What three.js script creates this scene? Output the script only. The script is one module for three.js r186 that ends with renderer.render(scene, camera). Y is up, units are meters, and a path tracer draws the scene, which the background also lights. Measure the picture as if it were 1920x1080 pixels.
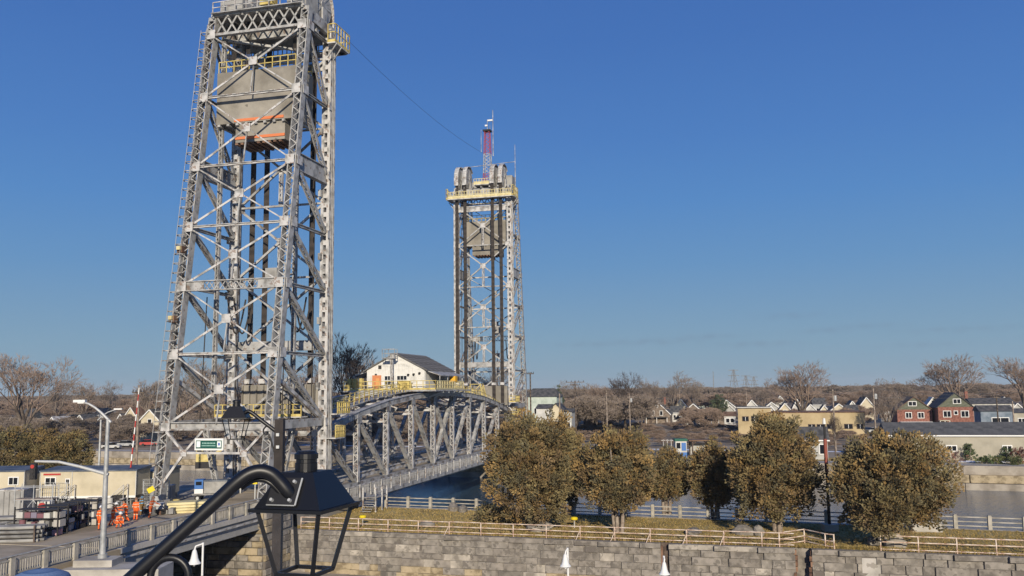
import * as THREE from 'three';
import { MarchingCubes } from 'three/addons/objects/MarchingCubes.js';

// ---------- camera, sky, sun, exposure ----------
const scene = new THREE.Scene();
const FPX = 1650, PITCH = 6.64 * Math.PI / 180, ROLL = -0.7 * Math.PI / 180, CAMY = 12.3;
const camera = new THREE.PerspectiveCamera(2 * Math.atan(540 / FPX) * 180 / Math.PI, 16 / 9, 0.1, 12000);
camera.position.set(0, CAMY, 0);
camera.rotation.order = 'YXZ';
camera.rotation.set(PITCH, 0, ROLL);
camera.updateMatrixWorld(true);

{ // clear winter sky: deep blue above, pale towards the horizon, a few thin cloud streaks low down
  const w = 2048, h = 1024, d = new Float32Array(w * h * 4);
  const stops = [[-90, .16, .2, .23], [-2, .21, .28, .33], [0, .218, .312, .385], [3, .18, .298, .408], [8, .112, .246, .447], [12, .08, .21, .46], [16, .064, .176, .437], [22, .05, .142, .395], [30, .04, .115, .355], [50, .03, .085, .29], [90, .024, .07, .24]];
  const streak = [[9, 3.0, 5, .16], [12.6, 3.25, 3, .13], [15.5, 2.7, 4, .14], [17.6, 4.4, 3, .12], [5, 2.9, 4, .1], [27, 3.2, 6, .1], [22, 3.6, 3, .1], [-40, 3, 6, .1], [60, 3.4, 7, .12], [19.5, 3.4, 2.4, .12], [25, 2.4, 4, .08]];
  for (let j = 0; j < h; j++) {
    const el = (j + .5) / h * 180 - 90;
    let k = 0; while (k < stops.length - 2 && stops[k + 1][0] < el) k++;
    const a = stops[k], b = stops[k + 1], f = Math.min(1, Math.max(0, (el - a[0]) / (b[0] - a[0])));
    const c = [1, 2, 3].map(i => a[i] + (b[i] - a[i]) * f);
    for (let i = 0; i < w; i++) {
      const az = ((i + .5) / w * 360 - 180) + 90; // degrees right of the view direction
      let m = 0;
      if (el > 1 && el < 7) for (const s of streak) {
        let da = az - s[0]; if (da > 180) da -= 360; if (da < -180) da += 360;
        const q = (da / s[2] * 1.8) ** 2 + ((el - s[1] - .04 * Math.sin(az * 3)) / .11) ** 2;
        if (q < 6) m += s[3] * 2.6 * Math.exp(-q) * (.7 + .3 * Math.sin(az * 5.1 + s[0]));
      }
      const o = (j * w + i) * 4;
      d[o] = c[0] * (1 - m) + .13 * m; d[o + 1] = c[1] * (1 - m) + .16 * m; d[o + 2] = c[2] * (1 - m) + .23 * m; d[o + 3] = 1;
    }
  }
  const t = new THREE.DataTexture(d, w, h, THREE.RGBAFormat, THREE.FloatType);
  t.mapping = THREE.EquirectangularReflectionMapping; t.magFilter = THREE.LinearFilter; t.minFilter = THREE.LinearFilter; t.needsUpdate = true;
  scene.background = t; scene.environment = t;
}
const sun = new THREE.DirectionalLight(new THREE.Color().setRGB(1, .885, .71), 4.1);
sun.position.set(78 - 10, 302, 950 - 80); sun.target.position.set(-10, 0, -80);
sun.castShadow = true; sun.shadow.mapSize.set(4096, 4096);
Object.assign(sun.shadow.camera, { left: -160, right: 160, top: 120, bottom: -60, near: 1, far: 2600 });
scene.add(sun, sun.target);
const renderer = new THREE.WebGLRenderer({ antialias: true });
renderer.setSize(1024, 576); renderer.shadowMap.enabled = true;
renderer.toneMapping = THREE.LinearToneMapping; renderer.toneMappingExposure = 1.2;

// ---------- helpers ----------
let seed = 7;
const rnd = () => { seed = (seed + 0x6D2B79F5) | 0; let t = Math.imul(seed ^ (seed >>> 15), 1 | seed); t = (t + Math.imul(t ^ (t >>> 7), 61 | t)) ^ t; return ((t ^ (t >>> 14)) >>> 0) / 4294967296; };
const rr = (a, b) => a + (b - a) * rnd(), pick = a => a[Math.floor(rnd() * a.length)];
const add = (a, b) => [a[0] + b[0], a[1] + b[1], a[2] + b[2]], sub = (a, b) => [a[0] - b[0], a[1] - b[1], a[2] - b[2]];
const mul = (a, s) => [a[0] * s, a[1] * s, a[2] * s], dot = (a, b) => a[0] * b[0] + a[1] * b[1] + a[2] * b[2];
const cross = (a, b) => [a[1] * b[2] - a[2] * b[1], a[2] * b[0] - a[0] * b[2], a[0] * b[1] - a[1] * b[0]];
const len = a => Math.hypot(...a), nrm = a => mul(a, 1 / (len(a) || 1)), mix = (a, b, f) => [a[0] + (b[0] - a[0]) * f, a[1] + (b[1] - a[1]) * f, a[2] + (b[2] - a[2]) * f];
// photograph pixel (1920 x 1080) -> ray, then a point at a depth or on a level
const ray = (x, y) => new THREE.Vector3((x - 960) / FPX, -(y - 540) / FPX, -1).applyQuaternion(camera.quaternion);
const at = (x, y, z) => { const d = ray(x, y), k = z / -d.z; return [d.x * k, CAMY + d.y * k, -z]; };
const gr = (x, y, l = 0) => { const d = ray(x, y), k = (l - CAMY) / d.y; return [d.x * k, l, d.z * k]; };
// the bridge frame: r along the road (away over the canal), t across it (towards the park), y up
const ANG = 14.2 * Math.PI / 180, RV = [Math.sin(ANG), 0, -Math.cos(ANG)], TV = [Math.cos(ANG), 0, Math.sin(ANG)], ORG = [-19.45, 0, -91.2];
const YAW = Math.PI / 2 - ANG;
const Wd = (r, t, y = 0) => [ORG[0] + r * RV[0] + t * TV[0], y, ORG[2] + r * RV[2] + t * TV[2]];
const toL = p => { const v = sub(p, ORG); return [dot(v, RV), dot(v, TV)]; };

class MB { // collects faces, uv in metres
  constructor() { this.p = []; this.n = []; this.u = []; this.c = null; }
  tri(a, b, c, col) { const n = nrm(cross(sub(b, a), sub(c, a))); this.p.push(...a, ...b, ...c); this.n.push(...n, ...n, ...n); this.u.push(0, 0, len(sub(b, a)), 0, 0, len(sub(c, a))); if (col) (this.c ||= []).push(...col, ...col, ...col); return this; }
  quad(a, b, c, d, o = 0) {
    const n = nrm(cross(sub(c, a), sub(d, b))), w = len(sub(b, a)), h = len(sub(d, a));
    this.p.push(...a, ...b, ...c, ...a, ...c, ...d); this.n.push(...n, ...n, ...n, ...n, ...n, ...n);
    this.u.push(o, o, o + w, o, o + w, o + h, o, o, o + w, o + h, o, o + h); return this;
  }
  hexa(v, o = rnd() * 9) { // 8 corners: 0-3 bottom ring, 4-7 top ring
    const q = (a, b, c, d) => this.quad(v[a], v[b], v[c], v[d], o);
    q(3, 2, 1, 0); q(4, 5, 6, 7); q(0, 1, 5, 4); q(1, 2, 6, 5); q(2, 3, 7, 6); q(3, 0, 4, 7); return this;
  }
  box(cx, cy, cz, sx, sy, sz, yaw = 0) {
    const c = Math.cos(yaw), s = Math.sin(yaw), x = sx / 2, y = sy / 2, z = sz / 2;
    const P = (a, b, d) => [cx + a * c + d * s, cy + b, cz - a * s + d * c];
    return this.hexa([P(-x, -y, z), P(x, -y, z), P(x, -y, -z), P(-x, -y, -z), P(-x, y, z), P(x, y, z), P(x, y, -z), P(-x, y, -z)]);
  }
  cbox(cx, cy, cz, sx, sy, sz, ch, jit = 0) { // block with chamfered front edges (+x, -x, +z faces), slightly uneven
    const x = sx / 2, y = sy / 2, z = sz / 2, j = () => jit * (rnd() - .5);
    const ring = (k, ins) => [[cx - x + ins, cy - y + ins, k], [cx + x - ins, cy - y + ins, k], [cx + x - ins, cy + y - ins, k], [cx - x + ins, cy + y - ins, k]];
    const B = ring(cz - z, 0), M = ring(cz + z - ch, 0), T = ring(cz + z, ch).map(p => [p[0] + j(), p[1] + j(), p[2] + j()]), o = rnd() * 9;
    this.quad(T[0], T[1], T[2], T[3], o);
    for (let i = 0; i < 4; i++) { const n = (i + 1) % 4; this.quad(M[i], M[n], T[n], T[i], o); this.quad(B[i], B[n], M[n], M[i], o); }
    return this;
  }
  bar(p, q, w, h, up = [0, 1, 0]) {
    const d = nrm(sub(q, p)); let s = cross(d, up); if (len(s) < .01) s = cross(d, [1, 0, 0]); s = nrm(s); const n = cross(s, d);
    const a = mul(s, w / 2), b = mul(n, h / 2), e = (o, i, j) => add(o, add(mul(a, i), mul(b, j)));
    return this.hexa([e(p, -1, -1), e(p, 1, -1), e(q, 1, -1), e(q, -1, -1), e(p, -1, 1), e(p, 1, 1), e(q, 1, 1), e(q, -1, 1)]);
  }
  cyl(p, q, r0, r1 = r0, seg = 8, caps = true) {
    const d = nrm(sub(q, p)); let s = cross(d, [0, 1, 0]); if (len(s) < .01) s = [1, 0, 0]; s = nrm(s); const n = cross(d, s), L = len(sub(q, p));
    for (let i = 0; i < seg; i++) {
      const f = [i, i + 1].map(k => { const a = k / seg * 2 * Math.PI; return add(mul(s, Math.cos(a)), mul(n, Math.sin(a))); });
      const A = add(p, mul(f[0], r0)), B = add(p, mul(f[1], r0)), Cc = add(q, mul(f[1], r1)), D = add(q, mul(f[0], r1));
      this.p.push(...A, ...B, ...Cc, ...A, ...Cc, ...D); this.n.push(...f[0], ...f[1], ...f[1], ...f[0], ...f[1], ...f[0]);
      const u0 = i / seg * 6.28 * r0, u1 = (i + 1) / seg * 6.28 * r0; this.u.push(u0, 0, u1, 0, u1, L, u0, 0, u1, L, u0, L);
      if (caps) { this.tri(p, B, A); this.tri(q, D, Cc); }
    }
    return this;
  }
  tube(pts, r, seg = 8, r1 = r) { for (let i = 0; i + 1 < pts.length; i++) { const f = i / (pts.length - 1), g = (i + 1) / (pts.length - 1); this.cyl(pts[i], pts[i + 1], r + (r1 - r) * f, r + (r1 - r) * g, seg, true); } return this; }
  prism(poly, z0, z1) { // polygon [x,y] (counter-clockwise) extruded along z
    const n = poly.length, o = rnd() * 9;
    for (let i = 0; i < n; i++) { const a = poly[i], b = poly[(i + 1) % n]; this.quad([a[0], a[1], z1], [a[0], a[1], z0], [b[0], b[1], z0], [b[0], b[1], z1], o); }
    for (let i = 1; i + 1 < n; i++) { this.triUV(poly[0], poly[i], poly[i + 1], z1, 1); this.triUV(poly[0], poly[i], poly[i + 1], z0, -1); }
    return this;
  }
  triUV(a, b, c, z, s) { const v = s > 0 ? [a, b, c] : [a, c, b]; for (const k of v) { this.p.push(k[0], k[1], z); this.n.push(0, 0, s); this.u.push(k[0], k[1]); } }
  lathe(prof, c, seg = 16) { // [radius, y]
    for (let k = 0; k + 1 < prof.length; k++) for (let i = 0; i < seg; i++) {
      const P = (pr, a) => [c[0] + pr[0] * Math.cos(a), c[1] + pr[1], c[2] + pr[0] * Math.sin(a)], a0 = i / seg * 6.2832, a1 = (i + 1) / seg * 6.2832;
      const s = [P(prof[k], a0), P(prof[k], a1), P(prof[k + 1], a1), P(prof[k + 1], a0)];
      if (prof[k][0] < 1e-4) this.tri(s[0], s[3], s[2]); else if (prof[k + 1][0] < 1e-4) this.tri(s[0], s[3], s[1]); else this.quad(s[0], s[3], s[2], s[1]);
    } return this;
  }
  // a riveted member: two side plates joined by lacing bars
  laced(p, q, w, dp, up, lw = .09, step = w) {
    const d = nrm(sub(q, p)); const s = nrm(cross(d, up)), n = cross(s, d), L = len(sub(q, p));
    for (const e of [-1, 1]) {
      const o = mul(s, e * (w / 2 - .05)); this.bar(add(p, o), add(q, o), .1, dp, n);
      const f = mul(n, e * (dp / 2 - .02)), c = Math.max(2, Math.round(L / step));
      for (let i = 0; i < c; i++) {
        const a = add(add(p, mul(d, L * i / c)), f), b = add(add(p, mul(d, L * (i + 1) / c)), f), k = (i % 2 ? 1 : -1) * (w / 2 - .06);
        this.bar(add(a, mul(s, k)), add(b, mul(s, -k)), lw, .03, n);
      }
      for (const z of [0, 1]) { const m = add(add(p, mul(d, z ? L - w * .5 : 0)), f), m2 = add(m, mul(d, w * .5)); this.bar(m, m2, w - .02, .034, n); }
    } return this;
  }
  // a box member whose two faces are plates with a row of oval openings (batten plates)
  batten(p, q, w, dp, up, step = 1.0, hole = .42) {
    const d = nrm(sub(q, p)), s = nrm(cross(d, up)), n = cross(s, d), L = len(sub(q, p)), c = Math.round(L / step);
    for (const e of [-1, 1]) {
      const o = mul(s, e * (w / 2 - .16)); this.bar(add(p, o), add(q, o), .32, dp, n);
      const f = mul(n, e * (dp / 2 - .03));
      for (let i = 0; i < c; i++) { const a = add(add(p, mul(d, L * (i + hole) / c)), f), b = add(add(p, mul(d, L * (i + 1) / c)), f); this.bar(a, b, w - .62, .04, n); }
    } return this;
  }
  geo() {
    const g = new THREE.BufferGeometry();
    g.setAttribute('position', new THREE.Float32BufferAttribute(this.p, 3)); g.setAttribute('normal', new THREE.Float32BufferAttribute(this.n, 3)); g.setAttribute('uv', new THREE.Float32BufferAttribute(this.u, 2));
    if (this.c) g.setAttribute('color', new THREE.Float32BufferAttribute(this.c, 3));
    return g;
  }
  build(name, m, parent = scene) { const o = new THREE.Mesh(this.geo(), m); o.name = parent === scene ? numbered(name) : name; o.castShadow = o.receiveShadow = true; parent.add(o); return o; }
}
const used = {};
function numbered(n) { const k = used[n] = (used[n] ?? -1) + 1; return k ? n + '_' + String(k).padStart(3, '0') : n; }
function tag(o, label, category, group, kind) { if (label) o.userData.label = label; if (category) o.userData.category = category; if (group) o.userData.group = group; if (kind) o.userData.kind = kind; return o; }
function thing(name, pos, yaw, label, category, group) { const o = new THREE.Group(); o.name = numbered(name); o.position.set(...pos); o.rotation.y = yaw; scene.add(o); return tag(o, label, category, group); }
function inst(name, geo, m, parent) { const o = new THREE.Mesh(geo, m); o.name = parent === scene ? numbered(name) : name; o.castShadow = o.receiveShadow = true; parent.add(o); return o; }
function copy(src, pos, yaw, sc, label) { const o = src.clone(); o.name = numbered(src.name.replace(/_\d{3}$/, '')); o.position.set(...pos); o.rotation.y = yaw; if (sc) o.scale.set(...(sc.length ? sc : [sc, sc, sc])); o.userData = { ...src.userData }; if (label) o.userData.label = label; scene.add(o); return o; }
const struct = (o) => { o.userData.kind = 'structure'; return o; };

// ---------- procedural materials ----------
const hash = (x, y, s) => { let h = Math.imul(x, 374761393) + Math.imul(y, 668265263) + Math.imul(s, 974634777); h = Math.imul(h ^ (h >>> 13), 1274126177); return ((h ^ (h >>> 16)) >>> 0) / 4294967296; };
function vnoise(x, y, per, s) { const xi = Math.floor(x), yi = Math.floor(y), fx = x - xi, fy = y - yi, m = (a) => ((a % per) + per) % per, u = fx * fx * (3 - 2 * fx), v = fy * fy * (3 - 2 * fy); const a = hash(m(xi), m(yi), s), b = hash(m(xi + 1), m(yi), s), c = hash(m(xi), m(yi + 1), s), d = hash(m(xi + 1), m(yi + 1), s); return a + (b - a) * u + (c - a) * v + (a - b - c + d) * u * v; }
const fbm = (u, v, per, s, oct = 5) => { let a = .5, t = 0, n = 0, p = per; for (let i = 0; i < oct; i++) { t += a * vnoise(u * p, v * p, p, s + i); n += a; a *= .55; p *= 2; } return t / n; };
// cols: linear base colours blended by noise; metres covered by one repeat
function tex(cols, metres, { s = 1, per = 4, oct = 6, n = 256, con = 1.6, speck = 0, speckCol = [.1, .08, .06] } = {}) {
  const d = new Uint8Array(n * n * 4), g = x => Math.round(255 * Math.min(1, Math.max(0, x <= .0031308 ? 12.92 * x : 1.055 * Math.pow(x, 1 / 2.4) - .055)));
  for (let j = 0; j < n; j++) for (let i = 0; i < n; i++) {
    const u = i / n, v = j / n; let f = fbm(u, v, per, s, oct);
    f = Math.min(.999, Math.max(0, (f - .5) * con * 1.6 + .5)); const k = f * (cols.length - 1), a = Math.floor(k), t = k - a; let c = mix(cols[a], cols[Math.min(a + 1, cols.length - 1)], t);
    if (speck && fbm(u, v, per * 2, s + 40, 5) > 1 - speck) c = mix(c, speckCol, .7);
    const o = (j * n + i) * 4; d[o] = g(c[0]); d[o + 1] = g(c[1]); d[o + 2] = g(c[2]); d[o + 3] = 255;
  }
  const t = new THREE.DataTexture(d, n, n); t.colorSpace = THREE.SRGBColorSpace; t.wrapS = t.wrapT = THREE.RepeatWrapping; t.magFilter = THREE.LinearFilter; t.minFilter = THREE.LinearMipmapLinearFilter; t.generateMipmaps = true; t.repeat.set(1 / metres, 1 / metres); t.needsUpdate = true; return t;
}
const S = (map, rough = .85, o = {}) => new THREE.MeshStandardMaterial({ map, roughness: rough, ...o });
const K = (r, g, b, rough = .8, o = {}) => new THREE.MeshStandardMaterial({ color: new THREE.Color().setRGB(r, g, b), roughness: rough, ...o });
const bump = tex([[0, 0, 0], [1, 1, 1]], 1, { s: 90, per: 8, n: 128, con: 1 }); bump.colorSpace = THREE.NoColorSpace;
const bumpAt = m => { const t = bump.clone(); t.repeat.set(1 / m, 1 / m); t.needsUpdate = true; return t; };
const b1 = bumpAt(1.5), b3 = bumpAt(4);
const M = {
  steel: S(tex([[.15, .145, .135], [.26, .258, .25], [.33, .328, .32], [.40, .397, .385]], 3.1, { s: 3, speck: .36, speckCol: [.15, .095, .065], con: 2 }), .6),
  steelPale: S(tex([[.24, .235, .225], [.37, .365, .355], [.44, .435, .425], [.52, .51, .5]], 2.7, { s: 5, speck: .35, speckCol: [.2, .125, .085], con: 1.9 }), .6),
  steelDark: S(tex([[.13, .125, .12], [.2, .2, .195], [.27, .265, .26]], 4, { s: 6, speck: .2 }), .7),
  rust: S(tex([[.09, .05, .035], [.18, .10, .06], [.25, .15, .10]], 3, { s: 8 }), .9),
  rope: S(tex([[.022, .018, .016], [.036, .029, .025], [.05, .04, .034]], 2, { s: 9 }), .75),
  concrete: S(tex([[.19, .175, .148], [.27, .25, .215], [.335, .31, .265]], 9, { s: 11, n: 512, speck: .18, speckCol: [.11, .1, .085] }), .95, { bumpMap: b1, bumpScale: .012 }),
  concPale: S(tex([[.30, .28, .25], [.40, .38, .34], [.47, .44, .40]], 5, { s: 13, speck: .2, speckCol: [.22, .2, .17] }), .95, { bumpMap: b1, bumpScale: .01 }),
  yellow: S(tex([[.38, .29, .09], [.55, .44, .14], [.64, .53, .22]], 3, { s: 15, speck: .2, speckCol: [.35, .2, .08] }), .6),
  yellowPale: S(tex([[.5, .42, .22], [.62, .54, .28], [.68, .60, .34]], 3, { s: 16 }), .7),
  black: K(.005, .0055, .0075, .42),
  blackMatte: K(.012, .012, .014, .6),
  timber: S(tex([[.05, .035, .028], [.085, .06, .048], [.12, .09, .07]], 1.2, { s: 17, con: 1.4 }), .85),
  asphalt: S(tex([[.27, .22, .15], [.36, .295, .205], [.44, .365, .262]], 8, { s: 19, n: 512 }), .95),
  grass: S(tex([[.22, .155, .044], [.32, .23, .07], [.39, .285, .095], [.45, .345, .14]], 11, { s: 21, n: 1024, con: 1.5, per: 6, oct: 8 }), 1, { bumpMap: b3, bumpScale: .1 }),
  scrub: S(tex([[.13, .10, .07], [.20, .155, .11], [.27, .215, .15], [.36, .3, .22]], 40, { s: 23, n: 1024, con: 1.5, per: 8, oct: 8 }), 1),
  gravel: S(tex([[.2, .175, .14], [.29, .255, .21], [.38, .34, .285]], 7, { s: 25, n: 512, oct: 8 }), 1),
  white: S(tex([[.4, .395, .37], [.5, .495, .465], [.57, .56, .53]], 4, { s: 27 }), .7),
  snow: S(tex([[.62, .63, .65], [.74, .75, .77], [.8, .8, .8]], 4, { s: 28 }), .8),
  cream: S(tex([[.42, .37, .26], [.51, .45, .32], [.56, .50, .37]], 5, { s: 29, con: 1.2 }), .75),
  roof: S(tex([[.045, .046, .048], [.075, .075, .076], [.11, .105, .10]], 3, { s: 31, oct: 7 }), .95),
  roofBlue: S(tex([[.06, .075, .10], [.10, .12, .15], [.14, .155, .18]], 4, { s: 32 }), .6),
  roofBrown: S(tex([[.10, .055, .03], [.17, .10, .06], [.22, .14, .09]], 3, { s: 33 }), .95),
  glass: K(.012, .014, .018, .08),
  rustRail: S(tex([[.32, .18, .125], [.52, .39, .30], [.64, .53, .43], [.70, .62, .54]], 1.5, { s: 35 }), .8),
  fenceConc: S(tex([[.22, .2, .165], [.33, .31, .26], [.42, .39, .34]], 2, { s: 36 }), .9),
  bark: S(tex([[.06, .045, .035], [.12, .095, .075], [.19, .155, .125]], 1.5, { s: 37 }), 1),
  barkPale: S(tex([[.15, .12, .095], [.26, .21, .17], [.34, .29, .24]], 1.2, { s: 38 }), 1),
  twig: K(.235, .19, .155, 1), twigDark: K(.075, .058, .05, 1), twigRed: K(.27, .2, .155, 1),
  leaf: new THREE.MeshStandardMaterial({ vertexColors: true, roughness: .95, side: THREE.DoubleSide }),
  orange: K(.85, .13, .012, .75), orangeStrip: K(.62, .19, .075, .85), red: K(.4, .03, .025, .6), redMast: K(.38, .06, .07, .6), green: K(.012, .10, .065, .7), signWhite: K(.72, .72, .7, .6), hiYellow: K(.72, .56, .01, .6), blue: K(.02, .12, .38, .5),
  galv: S(tex([[.30, .31, .31], [.42, .43, .43], [.5, .51, .50]], 2, { s: 41 }), .5, { metalness: .25 }),
  greyBox: S(tex([[.22, .215, .205], [.30, .295, .28], [.35, .345, .33]], 3, { s: 42 }), .8),
  dark: K(.03, .028, .028, .85),
};

// ---------- the setting: ground, canal, road ----------
const wallR = t => -8.7 - .05 * t, edgeR = t => 7.9 - .105 * t, farR = t => 75.2 - .115 * t;
function slab(name, pts, y, depth, m, lift) { // polygon of [r,t] at level y with skirts
  const P = pts.map(([r, t]) => Wd(r, t, y)), tris = THREE.ShapeUtils.triangulateShape(P.map(p => new THREE.Vector2(p[0], -p[2])), []), b = new MB();
  for (const f of tris) for (const i of f) { b.p.push(...P[i]); b.n.push(0, 1, 0); b.u.push(P[i][0], P[i][2]); }
  if (depth) for (let i = 0; i < P.length; i++) { const a = P[i], c = P[(i + 1) % P.length]; b.quad(a, c, [c[0], y - depth, c[2]], [a[0], y - depth, a[2]]); }
  return struct(b.build(name, m));
}
slab('ground', [[farR(-1500), -1500], [farR(1300), 1300], [4200, 3600], [6000, 0], [4200, -3600]], -.01, 6, M.scrub);
const waterMat = new THREE.MeshPhysicalMaterial({ color: new THREE.Color().setRGB(.045, .088, .135), roughness: .07, bumpMap: (() => { const t = bump.clone(); t.repeat.set(1 / 3.2, 1 / 1.9); t.needsUpdate = true; return t; })(), bumpScale: .035, ior: 1.33 });
slab('water', [[edgeR(-1400) - 3, -1400], [edgeR(400) - 3, 400], [farR(400) + 3, 400], [farR(-1400) + 3, -1400]], -3.6, 0, waterMat);
slab('park_lawn', [[wallR(1) + .75, 1.05], [wallR(150) + .75, 150], [edgeR(150) - .9, 150], [edgeR(1) - .9, 1.05]], 0, 5, M.grass);
slab('quay_edge', [[edgeR(1) - .9, 1.05], [edgeR(150) - .9, 150], [edgeR(150), 150], [edgeR(1), 1.05]], .012, 5, M.concPale);
slab('site_ground', [[-90, -12], [edgeR(-12), -12], [edgeR(-220), -220], [-90, -220]], 2, 6.5, M.gravel);
slab('tower_plinth', [[-13.3, -12], [-13.3, 1.0], [6.5, 1.0], [6.5, -12]], 2.0, 6.5, M.concrete);
slab('raceway_bed', [[-33, -12], [-33, 160], [wallR(160) + 1, 160], [wallR(-12) + 1, -12]], -3.95, 0, M.gravel);
slab('promenade', [[-300, -11.8], [-31, -11.8], [-31, -.0], [-31, 160], [-300, 160]], -.02, 5, M.gravel);
slab('far_quay', [[farR(-200) + .8, -200], [farR(160) + .8, 160], [farR(160) + 4.4, 160], [farR(-200) + 4.4, -200]], .03, 0, M.concPale);
slab('far_lawn', [[farR(30) + 4.4, 30], [farR(160) + 4.4, 160], [farR(160) + 11, 160], [farR(30) + 11, 30]], .02, 0, M.grass);
slab('far_path', [[farR(-60) + 26, -60], [farR(60) + 26, 60], [farR(60) + 29, 60], [farR(-60) + 29, -60]], .02, 0, M.snow);

// approach road on its girder span over the raceway
{
  const g = thing('approach_bridge', Wd(-22.4, -5.5, 0), YAW, 'grey road bridge carried on steel girders over the empty raceway', 'road bridge'); g.userData.kind = 'structure'; delete g.userData.category;
  new MB().box(0, 1.92, 0, 18.1, .34, 12.6).build('road_deck', M.concPale, g);
  new MB().box(0, 2.1, 0, 18.1, .02, 10.6).build('road_surface', M.asphalt, g);
  for (const z of [6.0, 3, 0, -3, -6]) new MB().box(0, 1.2, z, 18, 1.08, .16).box(0, .68, z, 18, .06, .5).build('girder', z > 5 ? M.greyBox : M.steel, g);
  new MB().bar([-9, 1.5, 6.4], [9, 1.5, 6.4], .12, .12).build('service_pipe', M.steelPale, g);
}
slab('road', [[-160, -11.8], [-31.5, -11.8], [-31.5, .8], [-160, .8]], 2.08, 6, M.asphalt);
slab('bridge_road', [[-13.3, -10.6], [0.4, -10.6], [.4, -.1], [-13.3, -.1]], 2.07, .06, M.asphalt);

// ---------- stone walls ----------
const stoneM = [[.232, .21, .182], [.245, .222, .192], [.255, .231, .2], [.24, .215, .185], [.37, .335, .285], [.2, .183, .158]].map((c, i) => S(tex([mul(c, .55), mul(c, .85), c, mul(c, 1.22)], 1.7 + i * .23, { s: 50 + i, con: 1.6, oct: 7, n: 512, per: 3, speck: .34, speckCol: mul(c, .5) }), 1, { bumpMap: b1, bumpScale: .03 }));
const stoneTan = S(tex([[.20, .16, .10], [.33, .27, .175], [.40, .33, .22]], 2.2, { s: 58, speck: .2, speckCol: [.15, .11, .07] }), 1, { bumpMap: b1, bumpScale: .03 });
{
  const t0 = 1.1, t1 = 64, ya = Math.atan(.05), mid = (t0 + t1) / 2;
  const g = thing('stone_wall', Wd(wallR(mid), mid, 0), YAW - ya * 0, 'long weathered masonry wall of big grey blocks below the park railing', 'wall');
  const off = t => wallR(t) - wallR(mid);
  // the rubble core behind the facing stones
  for (const [a, b] of [[t0, 34.75], [35.4, 45.0], [46.2, t1]]) { const c = (a + b) / 2; const p = (t, d) => [off(t) + d, 0, t - mid]; const q = new MB(); const A = p(a, -.09), B = p(b, -.09), C2 = p(b, .76), D = p(a, .76); const lv = (v, y) => [v[0], y, v[2]]; q.hexa([lv(A, -4.3), lv(B, -4.3), lv(C2, -4.3), lv(D, -4.3), lv(A, -.02), lv(B, -.02), lv(C2, -.02), lv(D, -.02)]); q.build('rubble_core', stoneM[3], g); }
  const gaps = [[34.75, 35.4], [45.0, 46.2]], course = [[-.4, .4], [-.94, .53], [-1.58, .63], [-2.1, .51], [-2.75, .64], [-3.3, .54], [-3.95, .64]];
  const st = [];
  course.forEach(([y, h], k) => {
    let t = t0 + rr(0, 1);
    while (t < t1) {
      let L = k === 0 ? rr(1.8, 4) : rr(.7, 1) * pick([1, 1.6, 2.2, 2.9]); if (t + L > t1) L = t1 - t; for (const q of gaps) { if (t < q[0] && t + L > q[0] - .5) L = q[0] - t; if (t >= q[0] - .01 && t < q[1]) { t = q[1]; } }
      if (L > .3) {
        const proud = k === 0 ? .12 + rr(0, .05) : rr(-.015, .02) + k * .015, c = t + L / 2, m = k >= 5 ? (rnd() < .7 ? stoneTan : pick(stoneM)) : (rnd() < .07 ? stoneM[4] : stoneM[Math.floor(rnd() * 4)]);
        const q = new MB().cbox(0, 0, 0, L - rr(.006, .022), h - rr(.004, .018), .3, rr(.01, .02), .03);
        const o = q.build('stone', m, g); o.position.set(off(c) - proud, y + h / 2, c - mid); o.rotation.y = -Math.PI / 2 + ya; st.push(o);
      }
      t += L;
    }
  });
  // the pier under the tower: courses on its two visible faces
  course.concat([[.25, .56], [.84, .56], [1.43, .56]]).forEach(([y, h], k) => {
    for (const [a0, a1, face] of [[-13.3, -8.9, 0], [-12, 1.0, 1]]) { let t = a0; while (t < a1 - .2) { const L = Math.min(a1 - t, rr(.7, 1) * pick([1.2, 1.8, 2.4])); const o = new MB().cbox(0, 0, 0, L - rr(.02, .06), h - rr(.015, .05), .3, rr(.025, .06), .05).build('stone', rnd() < .3 ? stoneTan : stoneM[Math.floor(rnd() * 4)], g), c = t + L / 2; if (face === 0) o.position.set(c - wallR(mid), y + h / 2, 1.06 - mid + rr(0, .04)); else { o.position.set(-13.36 - wallR(mid) - rr(0, .04), y + h / 2, c - mid); o.rotation.y = -Math.PI / 2; } t += L; } }
  });
  // timber slot and concrete patches
  new MB().box(off(35.08) + .3, -2.1, 35.08 - mid, .2, 4.2, .6).build('slot_timber', M.timber, g);
  new MB().box(off(34.85) - .02, -2.15, 34.85 - mid, .26, 3.9, .16).build('slot_post', M.rust, g);
  new MB().box(off(45.6) + .7, -2.1, 45.6 - mid, .1, 4.2, 1.2).build('recess_back', stoneM[3], g);
  for (const s of [45.06, 46.14]) { const b = new MB(); for (let i = 0; i < 9; i++) b.box(off(s) + rr(-.1, .1), -.3 - i * .42, s - mid + rr(-.1, .1), .3, .36, .2); b.build('rusted_angle', M.rust, g); }
  new MB().box(off(50.5) - .12, -2.3, 50.5 - mid, .14, 3.6, 1.5).build('concrete_patch', M.concPale, g);
  const b = new MB(), ln = (r, t, y) => [off(t) + r, y, t - mid];
  b.hexa([ln(-1.9, t0, -4.3), ln(-1.9, t1, -4.3), ln(.1, t1, -4.3), ln(.1, t0, -4.3), ln(-1.9, t0, -3.72), ln(-1.9, t1, -3.72), ln(.1, t1, -3.72), ln(.1, t0, -3.72)]); b.build('footing_ledge', M.gravel, g);
}
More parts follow.
